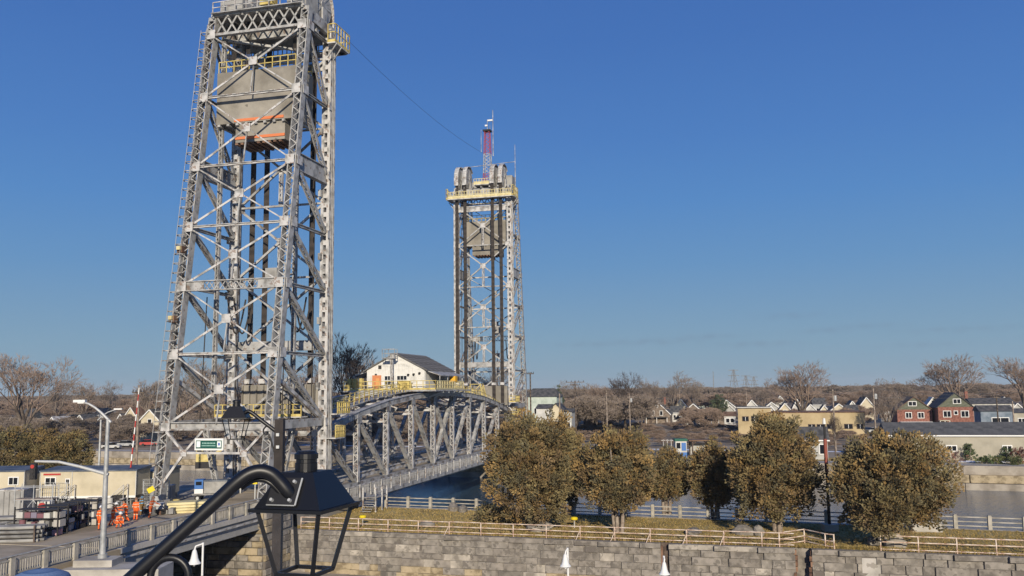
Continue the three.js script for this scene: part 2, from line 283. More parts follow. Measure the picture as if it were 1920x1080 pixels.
{ // tussocks of dead grass on the lawn
  const b = new MB(); seed = 77; for (let i = 0; i < 9; i++) { const a = rnd() * 6.28, x = Math.cos(a), z = Math.sin(a), h = rr(.1, .24), r = rr(.02, .12); b.tri([x * r - z * .02, -.01, z * r + x * .02], [x * r + z * .02, -.01, z * r - x * .02], [x * (r + h * .6), h, z * (r + h * .6)]); }
  const n = 26000, o = new THREE.InstancedMesh(b.geo(), new THREE.MeshStandardMaterial({ roughness: 1, side: THREE.DoubleSide }), n), q = new THREE.Object3D(), col = new THREE.Color();
  for (let i = 0; i < n; i++) { const t = rr(1.3, 74), r0 = wallR(t) + .4, r1 = edgeR(t) - 1, edge = rnd() < .18, r = edge ? r0 + rr(0, .5) : rr(r0, r1), p = Wd(r, t, 0); q.position.set(...p); q.rotation.y = rnd() * 6; q.scale.setScalar(edge ? rr(.6, 1.5) : rr(.3, .75)); q.updateMatrix(); o.setMatrixAt(i, q.matrix); const k = rr(.75, 1.25), c = pick([[.38, .27, .09], [.31, .225, .07], [.44, .33, .15], [.25, .2, .06]]); col.setRGB(c[0] * k, c[1] * k, c[2] * k); o.setColorAt(i, col); }
  o.name = 'grass_tussocks'; tag(o, 'short dead winter grass on the park lawn', 'grass', null, 'stuff'); scene.add(o); seed = 12;
}
// far side of the canal: long concrete block wall with two ledges
{
  const g = thing('canal_wall', Wd(farR(20), 20, 0), YAW, 'pale far canal wall of long concrete blocks above the water', 'wall');
  const off = t => farR(t) - farR(20), P = (r, t, y) => [off(t) + r, y, t - 20], sec = (b, r0, r1, a, c, y0, y1) => b.hexa([P(r0, a, y0), P(r0, c, y0), P(r1, c, y0), P(r1, a, y0), P(r0, a, y1), P(r0, c, y1), P(r1, c, y1), P(r1, a, y1)]);
  for (const [a0, a1, n] of [[-140, 0, 12], [0, 40, 3], [40, 100, 7]]) for (let i = 0; i < n; i++) {
    const a = a0 + (a1 - a0) * i / n + .05, c = a0 + (a1 - a0) * (i + 1) / n - .05;
    sec(new MB(), -.05 + rr(-.05, .05), .8, a, c, -1.35, 0).build('block', M.gravel, g);
    sec(new MB(), -.45 + rr(-.06, .06), .8, a + .8, c + .75, -2.55, -1.4).build('block', stoneTan, g);
    sec(new MB(), -.9, .8, a, c, -4.2, -2.62).build('block', M.gravel, g);
  }
}

// ---------- the two lift towers ----------
const dS = y => 12.05 - .1372 * y, TZ = 5.35;
function tower(r0, sg, label) {
  const g = thing('lift_tower', Wd(r0, -TZ, 0), YAW, label, 'bridge tower', 'steel towers of the lift bridge');
  const P = (d, y, t) => [sg * d, y, t], near = sg < 0, fx = [sg, 0, 0];
  const part = (name, b, m) => b.build(name, m, g);
  const yF = [9.4, 16.1, 22.7, 28.7, 35, 42.5, 49.6];
  for (const z of [-TZ, TZ]) {
    // sloping legs (solid sides, laced front and back) and upright legs (perforated plates)
    part('sloping_leg', new MB().laced(P(dS(2.6), 2.6, z), P(dS(51.6), 51.6, z), .88, .85, fx, .09, .56), M.steel);
    part('pedestal', new MB().box(sg * dS(2.3), 2.2, z, 1.5, 1.0, 1.4), M.concPale);
    part('upright_leg', new MB().batten(P(0, 2.05, z), P(0, 51.2, z), .98, .8, fx, 1.0, .5), M.steelPale);
    part('leg_base', new MB().box(0, 2.5, z, 1.7, 1.0, 1.5), M.concPale);
    const e = z > 0 ? 1 : -1;
    // side bracing
    yF.forEach((y, i) => {
      const a = P(dS(y) - .5, y, z), b = P(.55, y, z);
      if (i === 4) part('plate_girder', new MB().bar(a, b, .3, 1.7).bar(add(a, [0, .87, 0]), add(b, [0, .87, 0]), .6, .08).bar(add(a, [0, -.87, 0]), add(b, [0, -.87, 0]), .6, .08), M.steel);
      else part('side_strut', i === 0 ? new MB().bar(a, b, .4, .8) : new MB().bar(add(a, [0, .13, 0]), add(b, [0, .13, 0]), .3, .06).bar(add(a, [0, -.13, 0]), add(b, [0, -.13, 0]), .3, .06).bar(a, b, .05, .2), M.steel);
      part('gusset_plate', new MB().box(sg * (dS(y) - .25), y, z + e * .52, 1.05, .9, .06), M.steelPale);
      part('gusset_plate', new MB().box(sg * .35, y, z + e * .55, .9, .8, .05), M.steelPale);
      if (i > 0) part('side_diagonal', new MB().laced(P(dS(y) - .4, y - .3, z), P(.5, yF[i - 1] + .3, z), .5, .36, fx, .07, .42), M.steel);
    });
    if (true) part('side_diagonal', new MB().bar(P(dS(13.5) - .2, 13.8, z), P(.6, 9.7, z), .3, .34), M.steelPale);
  }
  // land-side face: struts, crossed braces, gussets
  yF.forEach((y, i) => {
    const d = dS(y) + .3, L = TZ - .45;
    if (i === 2) { const b = new MB(); for (const o of [-.45, .45]) b.bar(P(d, y + o, -L), P(d, y + o, L), .4, .1); for (let k = 0; k < 10; k++) { const z0 = -2.9 + k * .58; b.bar(P(d, y - .42, z0), P(d, y + .42, z0 + .58), .08, .05, fx); b.bar(P(d, y + .42, z0), P(d, y - .42, z0 + .58), .08, .05, fx); } part('lattice_girder', b, M.steel); for (const s of [-1, 1]) part('end_plate', new MB().box(sg * (d + .02), y, s * 3.9, .1, .86, 2), M.steel); }
    else if (i === 0) part('portal_beam', new MB().bar(P(d, y + .3, -L), P(d, y + .3, L), .4, .09).bar(P(d, y - .34, -L), P(d, y - .34, L), .4, .14).bar(P(d - .1, y, -L), P(d - .1, y, L), .05, .58), M.steel);
    else part('face_strut', new MB().bar(P(d, y + .1, -L), P(d, y + .1, L), .22, .06).bar(P(d, y - .1, -L), P(d, y - .1, L), .22, .06).bar(P(d - .05, y, -L), P(d - .05, y, L), .05, .15), M.steelPale);
    for (const s of [-1, 1]) part('gusset_plate', new MB().box(sg * (d + .25), y, s * (TZ - .15), .05, .95, .95), M.steelPale);
    if (i > 0) {
      const y0 = yF[i - 1], yc = (y + y0) / 2, dc = dS(yc) + .3, c = P(dc, yc, 0);
      for (const s of [-1, 1]) {
        part('face_diagonal', new MB().bar(P(d, y - .3, s * L), c, s < 0 ? .13 : .2, .07, fx).bar(P(d - .1, y - .3, s * L), add(c, [sg * -.1, 0, 0]), .05, .13, fx), M.steelPale);
        part('face_diagonal', new MB().bar(c, P(dS(y0) + .3, y0 + .3, s * L), s > 0 ? .13 : .2, .07, fx).bar(add(c, [sg * -.1, 0, 0]), P(dS(y0) + .2, y0 + .3, s * L), .05, .13, fx), M.steelPale);
      }
      part('gusset_plate', new MB().box(sg * (dc + .2), yc, 0, .05, .85, .95), M.steelPale);
      part('hanger', new MB().bar(P(dc, yc - .4, 0), P(dS(y0) + .3, y0 + .1, 0), .12, .14), M.steel);
    }
  });
  // portal knee frame under the lowest beam
  { const y = 6.95, d = dS(y) + .2, L = TZ - .3, b = P(dS(4) + .3, 4.2, 0)[0];
    const kn = [[-L, 9], [-3.1, y], [3.1, y], [L, 9]];
    part('portal_tie', new MB().bar(P(d, y, -3.3), P(d, y, 3.3), .18, .2), M.steelPale);
    for (const s of [-1, 1]) {
      part('knee_brace', new MB().bar(P(d, 8.9, s * L), P(d, y, s * 3.1), .2, .22), M.steelPale);
      part('knee_brace', new MB().bar(P(d + .3, 4.2, s * L), P(d, y, s * 3.1), .2, .22), M.steelPale);
      part('knee_brace', new MB().bar(P(d, y, s * 3.1), P(d - .2, 9, s * 1.3), .2, .2), M.steelPale);
      part('gusset_plate', new MB().box(sg * (d + .18), y, s * 3.1, .05, .6, .7), M.steelPale);
    }
    // slanting laced struts down to the roadside
    for (const s of [-1, 1]) part('splay_strut', new MB().laced(P(5.5, 9, s * (TZ - .6)), P(5.2, 2.3, s * (TZ - 2.1)), .55, .4, fx, .09, .5), M.steel);
  }
  // span-side face: crossed braces on big gussets
  const yB = [9, 16.8, 24.4, 32.2, 40.3, 48];
  for (let i = 0; i < 5; i++) {
    const a = yB[i], b = yB[i + 1], c = (a + b) / 2;
    for (const s of [-1, 1]) { part('rear_diagonal', new MB().bar(P(0, b - .2, s * (TZ - .5)), P(0, c, 0), .24, .2, fx), M.steel); part('rear_diagonal', new MB().bar(P(0, c, 0), P(0, a + .2, s * (TZ - .5)), .24, .2, fx), M.steel); part('gusset_plate', new MB().box(sg * -.46, b, s * (TZ - .35), .06, .8, .9), M.steelPale); }
    part('gusset_plate', new MB().box(sg * -.22, c, 0, .06, .95, 1.05), M.steelPale);
    part('rear_strut', new MB().bar(P(0, b, -TZ + .5), P(0, b, TZ - .5), .22, .2), M.steel);
    part('hanger', new MB().laced(P(0, c - .4, 0), P(0, a + .1, 0), .42, .3, fx, .07, .5), M.steelPale);
  }
  part('rear_girder', new MB().bar(P(0, 17.3, -TZ + .5), P(0, 17.3, TZ - .5), .3, .9), M.steel);
  // top of the tower: lattice girder, machinery floor, sheaves and hoods
  { const d = dS(50.6) + .3, b = new MB(); for (const o of [49.6, 51.7]) b.bar(P(d, o, -TZ), P(d, o, TZ), .5, .24); for (let k = 0; k < 8; k++) { const z0 = -4.8 + k * 1.2; b.bar(P(d, 49.7, z0), P(d, 51.6, z0 + 1.2), .16, .1, fx); b.bar(P(d, 51.6, z0), P(d, 49.7, z0 + 1.2), .16, .1, fx); } part('top_girder', b, M.steel); }
  for (const z of [-TZ, TZ]) part('top_side_girder', new MB().bar(P(dS(51) - .3, 51.1, z), P(-.9, 51.1, z), .4, 1.2), M.steel);
  part('cross_girder', new MB().bar(P(-.4, 50.6, -TZ + .6), P(-.4, 50.6, TZ - .6), .5, 1.5), M.steel);
  part('cross_girder', new MB().bar(P(2.6, 50.6, -TZ), P(2.6, 50.6, TZ), .5, 1.5), M.steel);
  for (let k = 0; k < 7; k++) part('floor_joist', new MB().bar(P(-1.2, 51.55, -5.1 + k * 1.7), P(dS(51) + .6, 51.55, -5.1 + k * 1.7), .2, .3), M.steel);
  part('under_brace', new MB().bar(P(.2, 48.6, -4.6), P(4.6, 49.4, 4.6), .25, .25).bar(P(.2, 48.6, 4.6), P(4.6, 49.4, -4.6), .25, .25), M.steel);
  part('white_crossbeam', new MB().bar(P(-.45, 47.3, -TZ + .6), P(-.45, 47.3, TZ - .6), .3, .85), M.steelPale);
  const ropeT = [-9.65, -8.0, -2.5, -.85].map(t => t + TZ - (near ? -.3 : .62));
  ropeT.forEach((z, i) => {
    const c = P(1.1, 53.6, z);
    const sh = part('sheave', new MB().cyl([c[0], c[1], z - .28], [c[0], c[1], z + .28], 2.15, 2.15, 24), M.steel);
    { const b = new MB(); for (const e of [-1, 1]) { for (let k = 0; k < 8; k++) { const a = k * Math.PI / 4; b.bar([c[0], c[1], z + e * .3], [c[0] + 2 * Math.cos(a), c[1] + 2 * Math.sin(a), z + e * .3], .2, .06, [0, 0, 1]); } b.cyl([c[0], c[1], z + e * .29], [c[0], c[1], z + e * .42], .4, .4, 12); } b.build('spoke', M.steel, sh); }
    { const b = new MB(), N = 12, R = 2.62, q = a => [c[0] - sg * R * Math.cos(a), c[1] + R * Math.sin(a)];
      for (let k = 0; k < N; k++) { const a = k / N * Math.PI * .78, a2 = (k + 1) / N * Math.PI * .78, A = q(a), B = q(a2); b.hexa([[A[0], A[1], z + .42], [B[0], B[1], z + .42], [B[0], B[1], z - .42], [A[0], A[1], z - .42], [A[0], A[1] + .05, z + .42], [B[0], B[1] + .05, z + .42], [B[0], B[1] + .05, z - .42], [A[0], A[1] + .05, z - .42]]); }
      const f = q(0); b.box(f[0], 52.75 + .1, z, .06, 1.6, .84); part('sheave_hood', b, M.steelPale); }
    part('bearing_stand', new MB().box(c[0], 52.3, z - .55, 1.0, 1.7, .18).box(c[0], 52.3, z + .55, 1.0, 1.7, .18), M.steel);
    // lifting ropes down to the span, counterweight ropes on the other side
    { const b = new MB(); for (let k = 0; k < 8; k++) b.cyl([-sg * 1.1, 53.6, z - .28 + k * .08], [-sg * 1.1, 9.2, z - .28 + k * .08], .046, .046, 5, false); part('lifting_ropes', b, M.rope); }
    part('rope_socket', new MB().box(-sg * 1.1, 13.6, z, .6, .5, .75), M.steelPale);
    { const b = new MB(); for (let k = 0; k < 5; k++) b.cyl([sg * 3.25, 53.6, z - .2 + k * .1], [sg * 3.25, 45.5, z - .2 + k * .1], .035, .035, 4, false); part('counterweight_ropes', b, M.rope); }
  });
  // walkways with yellow railings near the top
  const rail = (pts, y, h, m, name, toe = .3, sp = 1.3) => { const b = new MB(); for (let i = 0; i + 1 < pts.length; i++) { const a = pts[i], c = pts[i + 1], n = Math.max(1, Math.round(Math.hypot(a[0] - c[0], a[1] - c[1]) / sp)), Q = (f, yy) => [a[0] + (c[0] - a[0]) * f, yy, a[1] + (c[1] - a[1]) * f]; for (let k = 0; k <= n; k++) b.bar(Q(k / n, y), Q(k / n, y + h), .09, .09); for (const hh of [h, h * .55]) b.bar(Q(0, y + hh), Q(1, y + hh), .08, .08); if (toe) b.bar(Q(0, y + toe / 2), Q(1, y + toe / 2), .05, toe); } return part(name, b, m); };
  g.userData.rail = undefined; delete g.userData.rail;
  part('walkway_floor', new MB().box(-sg * 1.75, 49.2, 0, 1.0, .14, 12.9).box(-sg * .35, 49.2, TZ + .95, 3.4, .14, .95).box(-sg * .35, 49.2, -TZ - .95, 3.4, .14, .95), M.steelPale);
  rail([[-sg * 2.22, -6.4], [-sg * 2.22, 6.4]], 49.27, 1.35, M.yellowPale, 'walkway_railing', .55, .55);
  for (const s of [-1, 1]) { rail([[-sg * 2.22, s * 6.4], [-sg * 2.22, s * 6.75], [sg * 1.3, s * 6.75], [sg * 1.3, s * 5.9]], 49.27, 2.0, M.yellow, 'walkway_railing', .3, .7); part('walkway_bracket', new MB().bar(P(1.2, 49.1, s * 6.9), P(1.2, 47.6, s * 5.8), .12, .12).bar(P(0, 49.1, s * 6.9), P(0, 47.6, s * 5.8), .12, .12), M.steel); }
  part('upper_floor', new MB().box(sg * 1.2, 52.15, 0, 3.6, .15, 3.2), M.steelPale); rail([[-sg * .55, -1.6], [-sg * .55, 1.6]], 52.22, 1.1, M.yellowPale, 'upper_railing', .5, .5);
  part('floor_plate', new MB().box(sg * 3.4, 51.78, 0, 5.4, .1, 10.2), M.steel);
  part('machinery_cabinet', new MB().box(sg * 3.8, 53.1, 4.2, 2.6, 2.5, 2.2), M.greyBox); part('machinery_cabinet', new MB().box(sg * 4, 52.7, -3.4, 2, 1.7, 2.6), M.greyBox);
  part('handwheel_housing', new MB().box(sg * 4.4, 53.2, .6, 1.2, 1.3, 1.4), M.yellow);
  rail([[sg * 5.6, -5.2], [sg * 5.6, 5.2]], 51.85, 1.3, M.steelPale, 'top_railing', 0, 1.3);
  // ladders with cages on the outside of the north sloping leg (near tower) or upright runs
  { const b = new MB(), z = -TZ - .5; for (let y = 3; y < 50.5; y += .42) b.bar(P(dS(y) + .1, y, z - .2), P(dS(y) + .1, y, z + .2), .05, .05); for (const o of [-.22, .22]) b.bar(P(dS(2.6) + .1, 2.6, z + o), P(dS(51) + .1, 51, z + o), .06, .06);
    for (let y = 6; y < 50.5; y += .95) { const q = [[0, -.25], [.35, -.5], [.8, -.35], [.9, 0], [.8, .35], [.35, .5], [0, .25]].map(v => P(dS(y) + .1 + v[0], y, z + v[1])); for (let k = 0; k < 6; k++) b.bar(q[k], q[k + 1], .075, .075); }
    for (const o of [-.3, .3]) b.bar(P(dS(6) + .95, 6, z + o), P(dS(50) + .95, 50, z + o), .04, .04); part('caged_ladder', b, M.steel); }
  { const b = new MB(); b.cyl(P(-.2, 2.2, TZ + .62), P(-.2, 50, TZ + .62), .07).cyl(P(.15, 2.2, TZ + .62), P(.15, 48, TZ + .62), .05); part('conduit', b, M.steel); part('conduit', new MB().cyl(P(-.5, 2.2, TZ + .55), P(-.5, 50, TZ + .55), .09), M.steelPale); }
  for (const [y, m] of [[26.4, M.rust], [19.5, M.rust]]) { part('lamp_platform', new MB().box(sg * (dS(y) + .55), y, -TZ - .35, .6, .65, .6), m); part('floodlight', new MB().box(sg * (dS(y) + .98), y + .1, -TZ - .35, .25, .35, .4), M.yellowPale); }
  for (const z of [-TZ + 1.0, TZ - 1.0]) part('guide_column', new MB().laced(P(4.9, 12, z), P(4.6, 49.4, z), .4, .34, fx, .06, .5), M.steel);
  for (const [d, z, y0, y1] of [[1.5, TZ - .7, 3, 49], [.6, -TZ + .8, 3, 44], [6.5, -TZ + .6, 9, 22], [2.6, 2, 9, 20]]) part('cable', new MB().cyl(P(d, y0, z), P(d * .9, y1, z), .06, .06, 5), M.rope);
  for (let k = 0; k < 5; k++) part('junction_box', new MB().box(sg * rr(.5, .7), 13 + k * 6.7, TZ - .4, .5, .7, .3), M.steel);
  // hanging cable loops
  for (const [z, y] of [[-3.6, 22], [-2.9, 22], [3.3, 22], [3.9, 22.2]]) { const pts = []; for (let k = 0; k <= 10; k++) { const f = k / 10; pts.push(P(4 - f * 1.6, y - 3.6 * Math.sin(f * Math.PI), z + f * 1.1)); } part('cable_loop', new MB().tube(pts, .09, 5), M.rope); }
  part('cabinet', new MB().box(sg * 4, 24.0, 1.6, 1.2, 1.7, 1.3), M.greyBox);
  { const b = new MB(); b.box(sg * 1.2, 24.6, 1.4, 1.1, .1, 1.8); part('landing', b, M.steelPale); rail([[sg * .6, .5], [sg * .6, 2.3]], 24.65, 1.2, M.steelPale, 'landing_railing', 0, .45); }
  part('access_walkway', new MB().box(sg * 3.2, 9.95, 0, 1.4, .12, 9.6), M.steelPale); rail([[sg * 3.9, -4.8], [sg * 3.9, 4.8]], 10, 1.2, M.yellow, 'access_railing', .25, .9);
  part('side_landing', new MB().box(-sg * .6, 7.7, TZ + 1.0, 2.2, .12, 1.1), M.steelPale); rail([[sg * .5, TZ + 1.55], [-sg * 1.7, TZ + 1.55], [-sg * 1.7, TZ + .5]], 7.76, 1.15, M.yellow, 'landing_railing', .35, .36);
  part('side_landing', new MB().box(-sg * 1.6, 10.1, TZ + .9, 2.6, .12, 1.3), M.steelPale); rail([[sg * .0, TZ + 1.5], [-sg * 2.9, TZ + 1.5], [-sg * 2.9, TZ + .3]], 10.16, 1.15, M.yellow, 'landing_railing', .25, .5);
  return g;
}
const towerA = tower(0, -1, 'near grey steel lattice lift tower with yellow railings and concrete counterweight');
const towerB = tower(78, 1, 'far grey steel lattice lift tower carrying a red and white mast');
// counterweights hang inside the towers
for (const [r0, sg, l] of [[0, -1, 'weathered concrete counterweight with orange bands hanging high in the near tower'], [78, 1, 'dark concrete counterweight hanging high in the tower with the mast']]) {
  const g = thing('counterweight', Wd(r0, -TZ, 0), YAW, l, 'counterweight', 'bridge counterweights');
  const c = sg * 3.65, y0 = sg < 0 ? 39.9 : 40.7;
  new MB().box(c, (45.4 + y0) / 2, 0, 3.7, 45.4 - y0, 9.0).build('concrete_block', M.concrete, g);
  new MB().box(c, y0 - 1.0, sg < 0 ? .4 : 0, 3.1, 2.0, 5.6).build('lower_block', M.concrete, g);
  { const b = new MB(); for (let k = 0; k < 9; k++) b.bar([c - 1.5, y0 - 2.1, -2.3 + k * .62], [c + 1.5, y0 - 2.1, -2.3 + k * .62], .3, .22); b.build('slab_rib', M.rust, g); }
  { const b = new MB(); for (let k = 0; k < 9; k++) b.bar([c - 1.85, y0 - .12, -4.2 + k * 1.05], [c + 1.85, y0 - .12, -4.2 + k * 1.05], .3, .22); b.build('soffit_rib', M.steel, g); }
  if (sg < 0) for (const y of [y0 + .25, y0 - 1.55]) new MB().box(c - 1.62 - (y > y0 ? .26 : -.02), y, .4, .08, .28, 5.6).build('orange_band', M.orangeStrip, g);
  { const b = new MB(); for (const x of [-1.75, 1.75]) { for (let k = 0; k <= 10; k++) b.bar([c + x, 45.4, -4.4 + k * .88], [c + x, 46.6, -4.4 + k * .88], .08, .08); for (const y of [46, 46.6]) b.bar([c + x, y, -4.4], [c + x, y, 4.4], .08, .08); } b.build('railing', M.yellow, g); }
}
// lattice mast with aerials on the far tower, poles and overhead cable
{
  const g = thing('radio_mast', Wd(80.2, -4.9, 52.3), YAW, 'red and white lattice radio mast with aerials on top of the far tower', 'mast');
  const y0 = 0, H = 11.2, w = y => .78 - .028 * y;
  const bands = [[0, 2.6, M.redMast], [2.6, 6.6, M.steelPale], [6.6, 9.6, M.redMast], [9.6, 11.2, M.redMast]];
  for (const [a, c, m] of bands) { const b = new MB(); const cor = y => [[-w(y), y, -w(y)], [w(y), y, -w(y)], [w(y), y, w(y)], [-w(y), y, w(y)]]; for (let i = 0; i < 4; i++) { b.bar(cor(a)[i], cor(c)[i], .09, .09); for (let y = a; y < c - .2; y += .75) { const n = (i + 1) % 4, y2 = Math.min(c, y + .75); b.bar(cor(y)[i], cor(y2)[n], .045, .045); b.bar(cor(y)[n], cor(y2)[i], .045, .045); } } b.build('mast_section', m, g); }
  new MB().box(0, 11.3, 0, 1.5, .3, 1.5).build('top_platform', M.dark, g);
  for (const [x, z, a, c, r] of [[.4, 1.05, 6.2, 15.6, .09], [-.3, -1.2, 7, 11.6, .06], [0, 0, 11.3, 13.6, .07], [.2, .5, 11.3, 12.6, .05]]) new MB().cyl([x, a, z], [x, c, z], r, r * .7, 6).build('aerial', M.steelPale, g);
  new MB().box(0, 13.4, .6, .3, .3, 1).box(0, 12.4, -.2, .3, .3, .5).build('antenna_panel', M.signWhite, g);
  const w1 = thing('wind_pole', Wd(79, 1.0, 52), YAW, 'slim white pole with a horizontal wire rail above the sheave hoods', 'pole');
  new MB().cyl([0, -1, 0], [0, 8, 0], .09, .04, 6).build('pole', M.steelPale, w1); new MB().cyl([0, 4.6, 0], [-.2, 4.0, -11.8], .06, .06, 5).build('wire_rail', M.steelPale, w1);
  const pts = [], A = Wd(-.5, .9, 51.3), B = Wd(79, -5, 58.5); for (let k = 0; k <= 24; k++) { const f = k / 24, p = mix(A, B, f); p[1] -= 4 * 1.3 * f * (1 - f); pts.push(sub(p, A)); }
  const c = thing('overhead_cable', A, 0, 'thin dark cable sagging between the tops of both towers', 'cable'); new MB().tube(pts, .022, 4).build('cable', M.rope, c);
}

// ---------- the lift span ----------
{
  const XC = 39.3, g = thing('lift_span', Wd(XC, -TZ, 0), YAW, 'grey riveted truss lift span with arched top chord across the canal', 'bridge');
  const part = (n, b, m) => b.build(n, m, g), px = k => -38.7 + 8.6 * k, yT = [8.35, 9.85, 10.95, 11.6, 11.9, 11.9, 11.6, 10.95, 9.85, 8.35], yb = 2.0, ZT = 4.85;
  for (const z of [-ZT, ZT]) {
    const o = [0, 0, 1];
    for (let k = 0; k < 9; k++) {
      part('top_chord', new MB().bar([px(k) - .1, yT[k], z], [px(k + 1), yT[k + 1], z], .62, .62).bar([px(k) - .1, yT[k] + .335, z], [px(k + 1), yT[k + 1] + .335, z], .86, .05).bar([px(k) - .1, yT[k] - .3, z], [px(k + 1), yT[k + 1] - .3, z], .8, .05), M.steel);
      part('bottom_chord', new MB().bar([px(k), yb, z], [px(k + 1), yb, z], .6, .7), M.steel);
      const a = k < 4 ? [px(k), yT[k] - .3, z] : k === 4 ? [px(4), yT[4] - .3, z] : [px(k + 1), yT[k + 1] - .3, z], c = k <= 4 ? [px(k + 1), yb + .3, z] : [px(k), yb + .3, z];
      part('diagonal', new MB().laced(a, c, .5, .44, o, .07, .56), M.steel);
      if (k === 4) part('diagonal', new MB().laced([px(5), yT[5] - .3, z], [px(4), yb + .3, z], .5, .45, o, .1, .5), M.steel);
    }
    for (let k = 0; k < 10; k++) { part('truss_post', new MB().laced([px(k), yb, z], [px(k), yT[k], z], .6, .54, [1, 0, 0], .09, .5), M.steelPale); part('gusset_plate', new MB().box(px(k), yT[k] - .55, z + Math.sign(z) * .34, 1.25, .9, .05), M.steel); }
    part('end_gusset', new MB().prism([[px(0) - .5, 5.6], [px(0) + .55, 5.6], [px(0) + 1.6, 8.3], [px(0) + .4, 8.9], [px(0) - .5, 8.4]], z + Math.sign(z) * .36, z + Math.sign(z) * .42), M.steel);
  }
  for (let k = 0; k < 10; k++) {
    part('floor_beam', new MB().box(px(k), 1.35, 0, .4, 1.1, 9.4), M.steel);
    part('top_strut', new MB().laced([px(k), yT[k] - .2, -ZT], [px(k), yT[k] - .2, ZT], .5, .5, [0, 1, 0], .09, .6), M.steelPale);
    if (k > 0 && k < 9) { part('sway_frame', new MB().bar([px(k), yT[k] - 2.2, -ZT], [px(k), yT[k] - 2.2, ZT], .25, .3).bar([px(k), yT[k] - 2.2, -ZT], [px(k), yT[k] - .4, 0], .16, .16).bar([px(k), yT[k] - 2.2, ZT], [px(k), yT[k] - .4, 0], .16, .16), M.steelPale); }
    if (k < 9) part('top_lateral', new MB().bar([px(k), yT[k] + .1, -ZT], [px(k + 1), yT[k + 1] + .1, ZT], .25, .2).bar([px(k), yT[k] + .1, ZT], [px(k + 1), yT[k + 1] + .1, -ZT], .25, .2), M.steelPale);
  }
  part('road_deck', new MB().box(0, 1.98, 0, 77.6, .2, 8.9), M.asphalt);
  for (const z of [-3.4, -1.1, 1.1, 3.4]) part('stringer', new MB().box(0, 1.55, z, 77.4, .6, .25), M.steel);
  for (const z of [-4.2, 4.2]) part('guard_rail', new MB().box(0, 2.75, z, 77, .3, .08).box(0, 3.2, z, 77, .12, .08), M.steelPale);
  // footway outside the near truss with panelled railing and brackets
  part('footway_floor', new MB().box(0, 1.48, 6.65, 77.8, .16, 2.2), M.concPale);
  part('footway_fascia', new MB().box(0, 1.28, 7.78, 77.8, .5, .08), M.steel);
  part('top_rail', new MB().box(0, 2.62, 7.72, 77.8, .1, .12), M.steelPale);
  for (let k = 0; k < 27; k++) {
    const x = -38.7 + k * 2.88; part('rail_post', new MB().box(x, 2.05, 7.86, .13, 1.35, .1), M.steelPale);
    if (k < 26) { const b = new MB(); for (let i = 0; i < 14; i++) b.box(x + .2 + i * .19, 2.0, 7.7, .1, 1.0, .03); b.box(x + 1.44, 1.7, 7.68, 2.7, .1, .05).box(x + 1.44, 2.3, 7.68, 2.7, .06, .05); part('rail_panel', b, M.steel); }
    if (k % 2 === 0) part('footway_bracket', new MB().bar([x, 1.0, 7.6], [x, .2, 5.3], .12, .16), M.signWhite);
  }
  part('footway_bracket_beam', new MB().box(0, .9, 5.35, 77, .8, .2), M.steel);
  // lifting girders under the ropes
  for (const s of [-1, 1]) { part('lifting_girder', new MB().box(s * 38.2, 11.4, 0, .5, 3.6, 9.4), M.concrete); for (let k = 0; k < 12; k++) part('girder_stiffener', new MB().box(s * 38.55, 11.4, -4.5 + k * .82, .24, 3.5, .1), M.concrete); }
  for (const s of [-1, 1]) part('end_walkway', new MB().box(s * 36.5, 9.9, 0, 2.4, .1, 8.6), M.steel);
  // a narrow stepped walkway with yellow railings along the top chord to the house
  for (const e of [-1, 1]) for (let k = 0; k < 4; k++) {
    const a = e < 0 ? [px(k), yT[k] + .55, 2.6] : [px(9 - k), yT[k] + .55, 2.6], c = e < 0 ? [px(k + 1) - (k === 3 ? 2 : 0), yT[k + 1] + .55, 2.6] : [px(8 - k) + (k === 3 ? 2 : 0), yT[k + 1] + .55, 2.6], b = new MB();
    part('catwalk', new MB().bar(a, c, 1.3, .1), M.steel);
    for (const z of [-.6, .6]) { for (const h of [.6, 1.15]) b.bar(add(a, [0, h, z]), add(c, [0, h, z]), .07, .07); for (let i = 0; i <= 6; i++) { const q = mix(a, c, i / 6); b.bar(add(q, [0, 0, z]), add(q, [0, 1.15, z]), .08, .08); } } part('catwalk_railing', b, M.yellow);
    for (let i = 0; i < 5; i++) { const q = mix(a, c, i / 5 + .1); part('machinery_clutter', new MB().box(q[0], q[1] - .3, q[2] - 2.4 + rr(-.6, .6), rr(.6, 1.4), rr(.4, .9), rr(.5, 1.6)), pick([M.steelPale, M.steel, M.rust])); }
  }
  for (const [x, w] of [[-12, 1.6], [-2, 2], [11, 1.5]]) part('drive_shaft_frame', new MB().box(x, 11.9, -1.2, w, .9, 5), M.steel);
  part('yellow_hoist_frame', (() => { const b = new MB(); for (const [sx, sz] of [[-1, -1], [1, -1], [1, 1], [-1, 1]]) { b.bar([31 + sx * 1.6, 10.2, .8 + sz * 1.6], [31 + sx * .8, 13.6, .8 + sz * .9], .14, .14); b.bar([31 + sx * 1.5, 10.8, .8 + sz * 1.5], [31 + sx * .9 * (sz > 0 ? -1 : 1), 13.4, .8 + sz * .9 * (sz > 0 ? 1 : -1)], .1, .1); } for (const y of [11.2, 12.4, 13.5]) b.box(31, y, .8, 2.4 - (y - 11) * .2, .1, 2.6 - (y - 11) * .2); return b; })(), M.yellow);
}
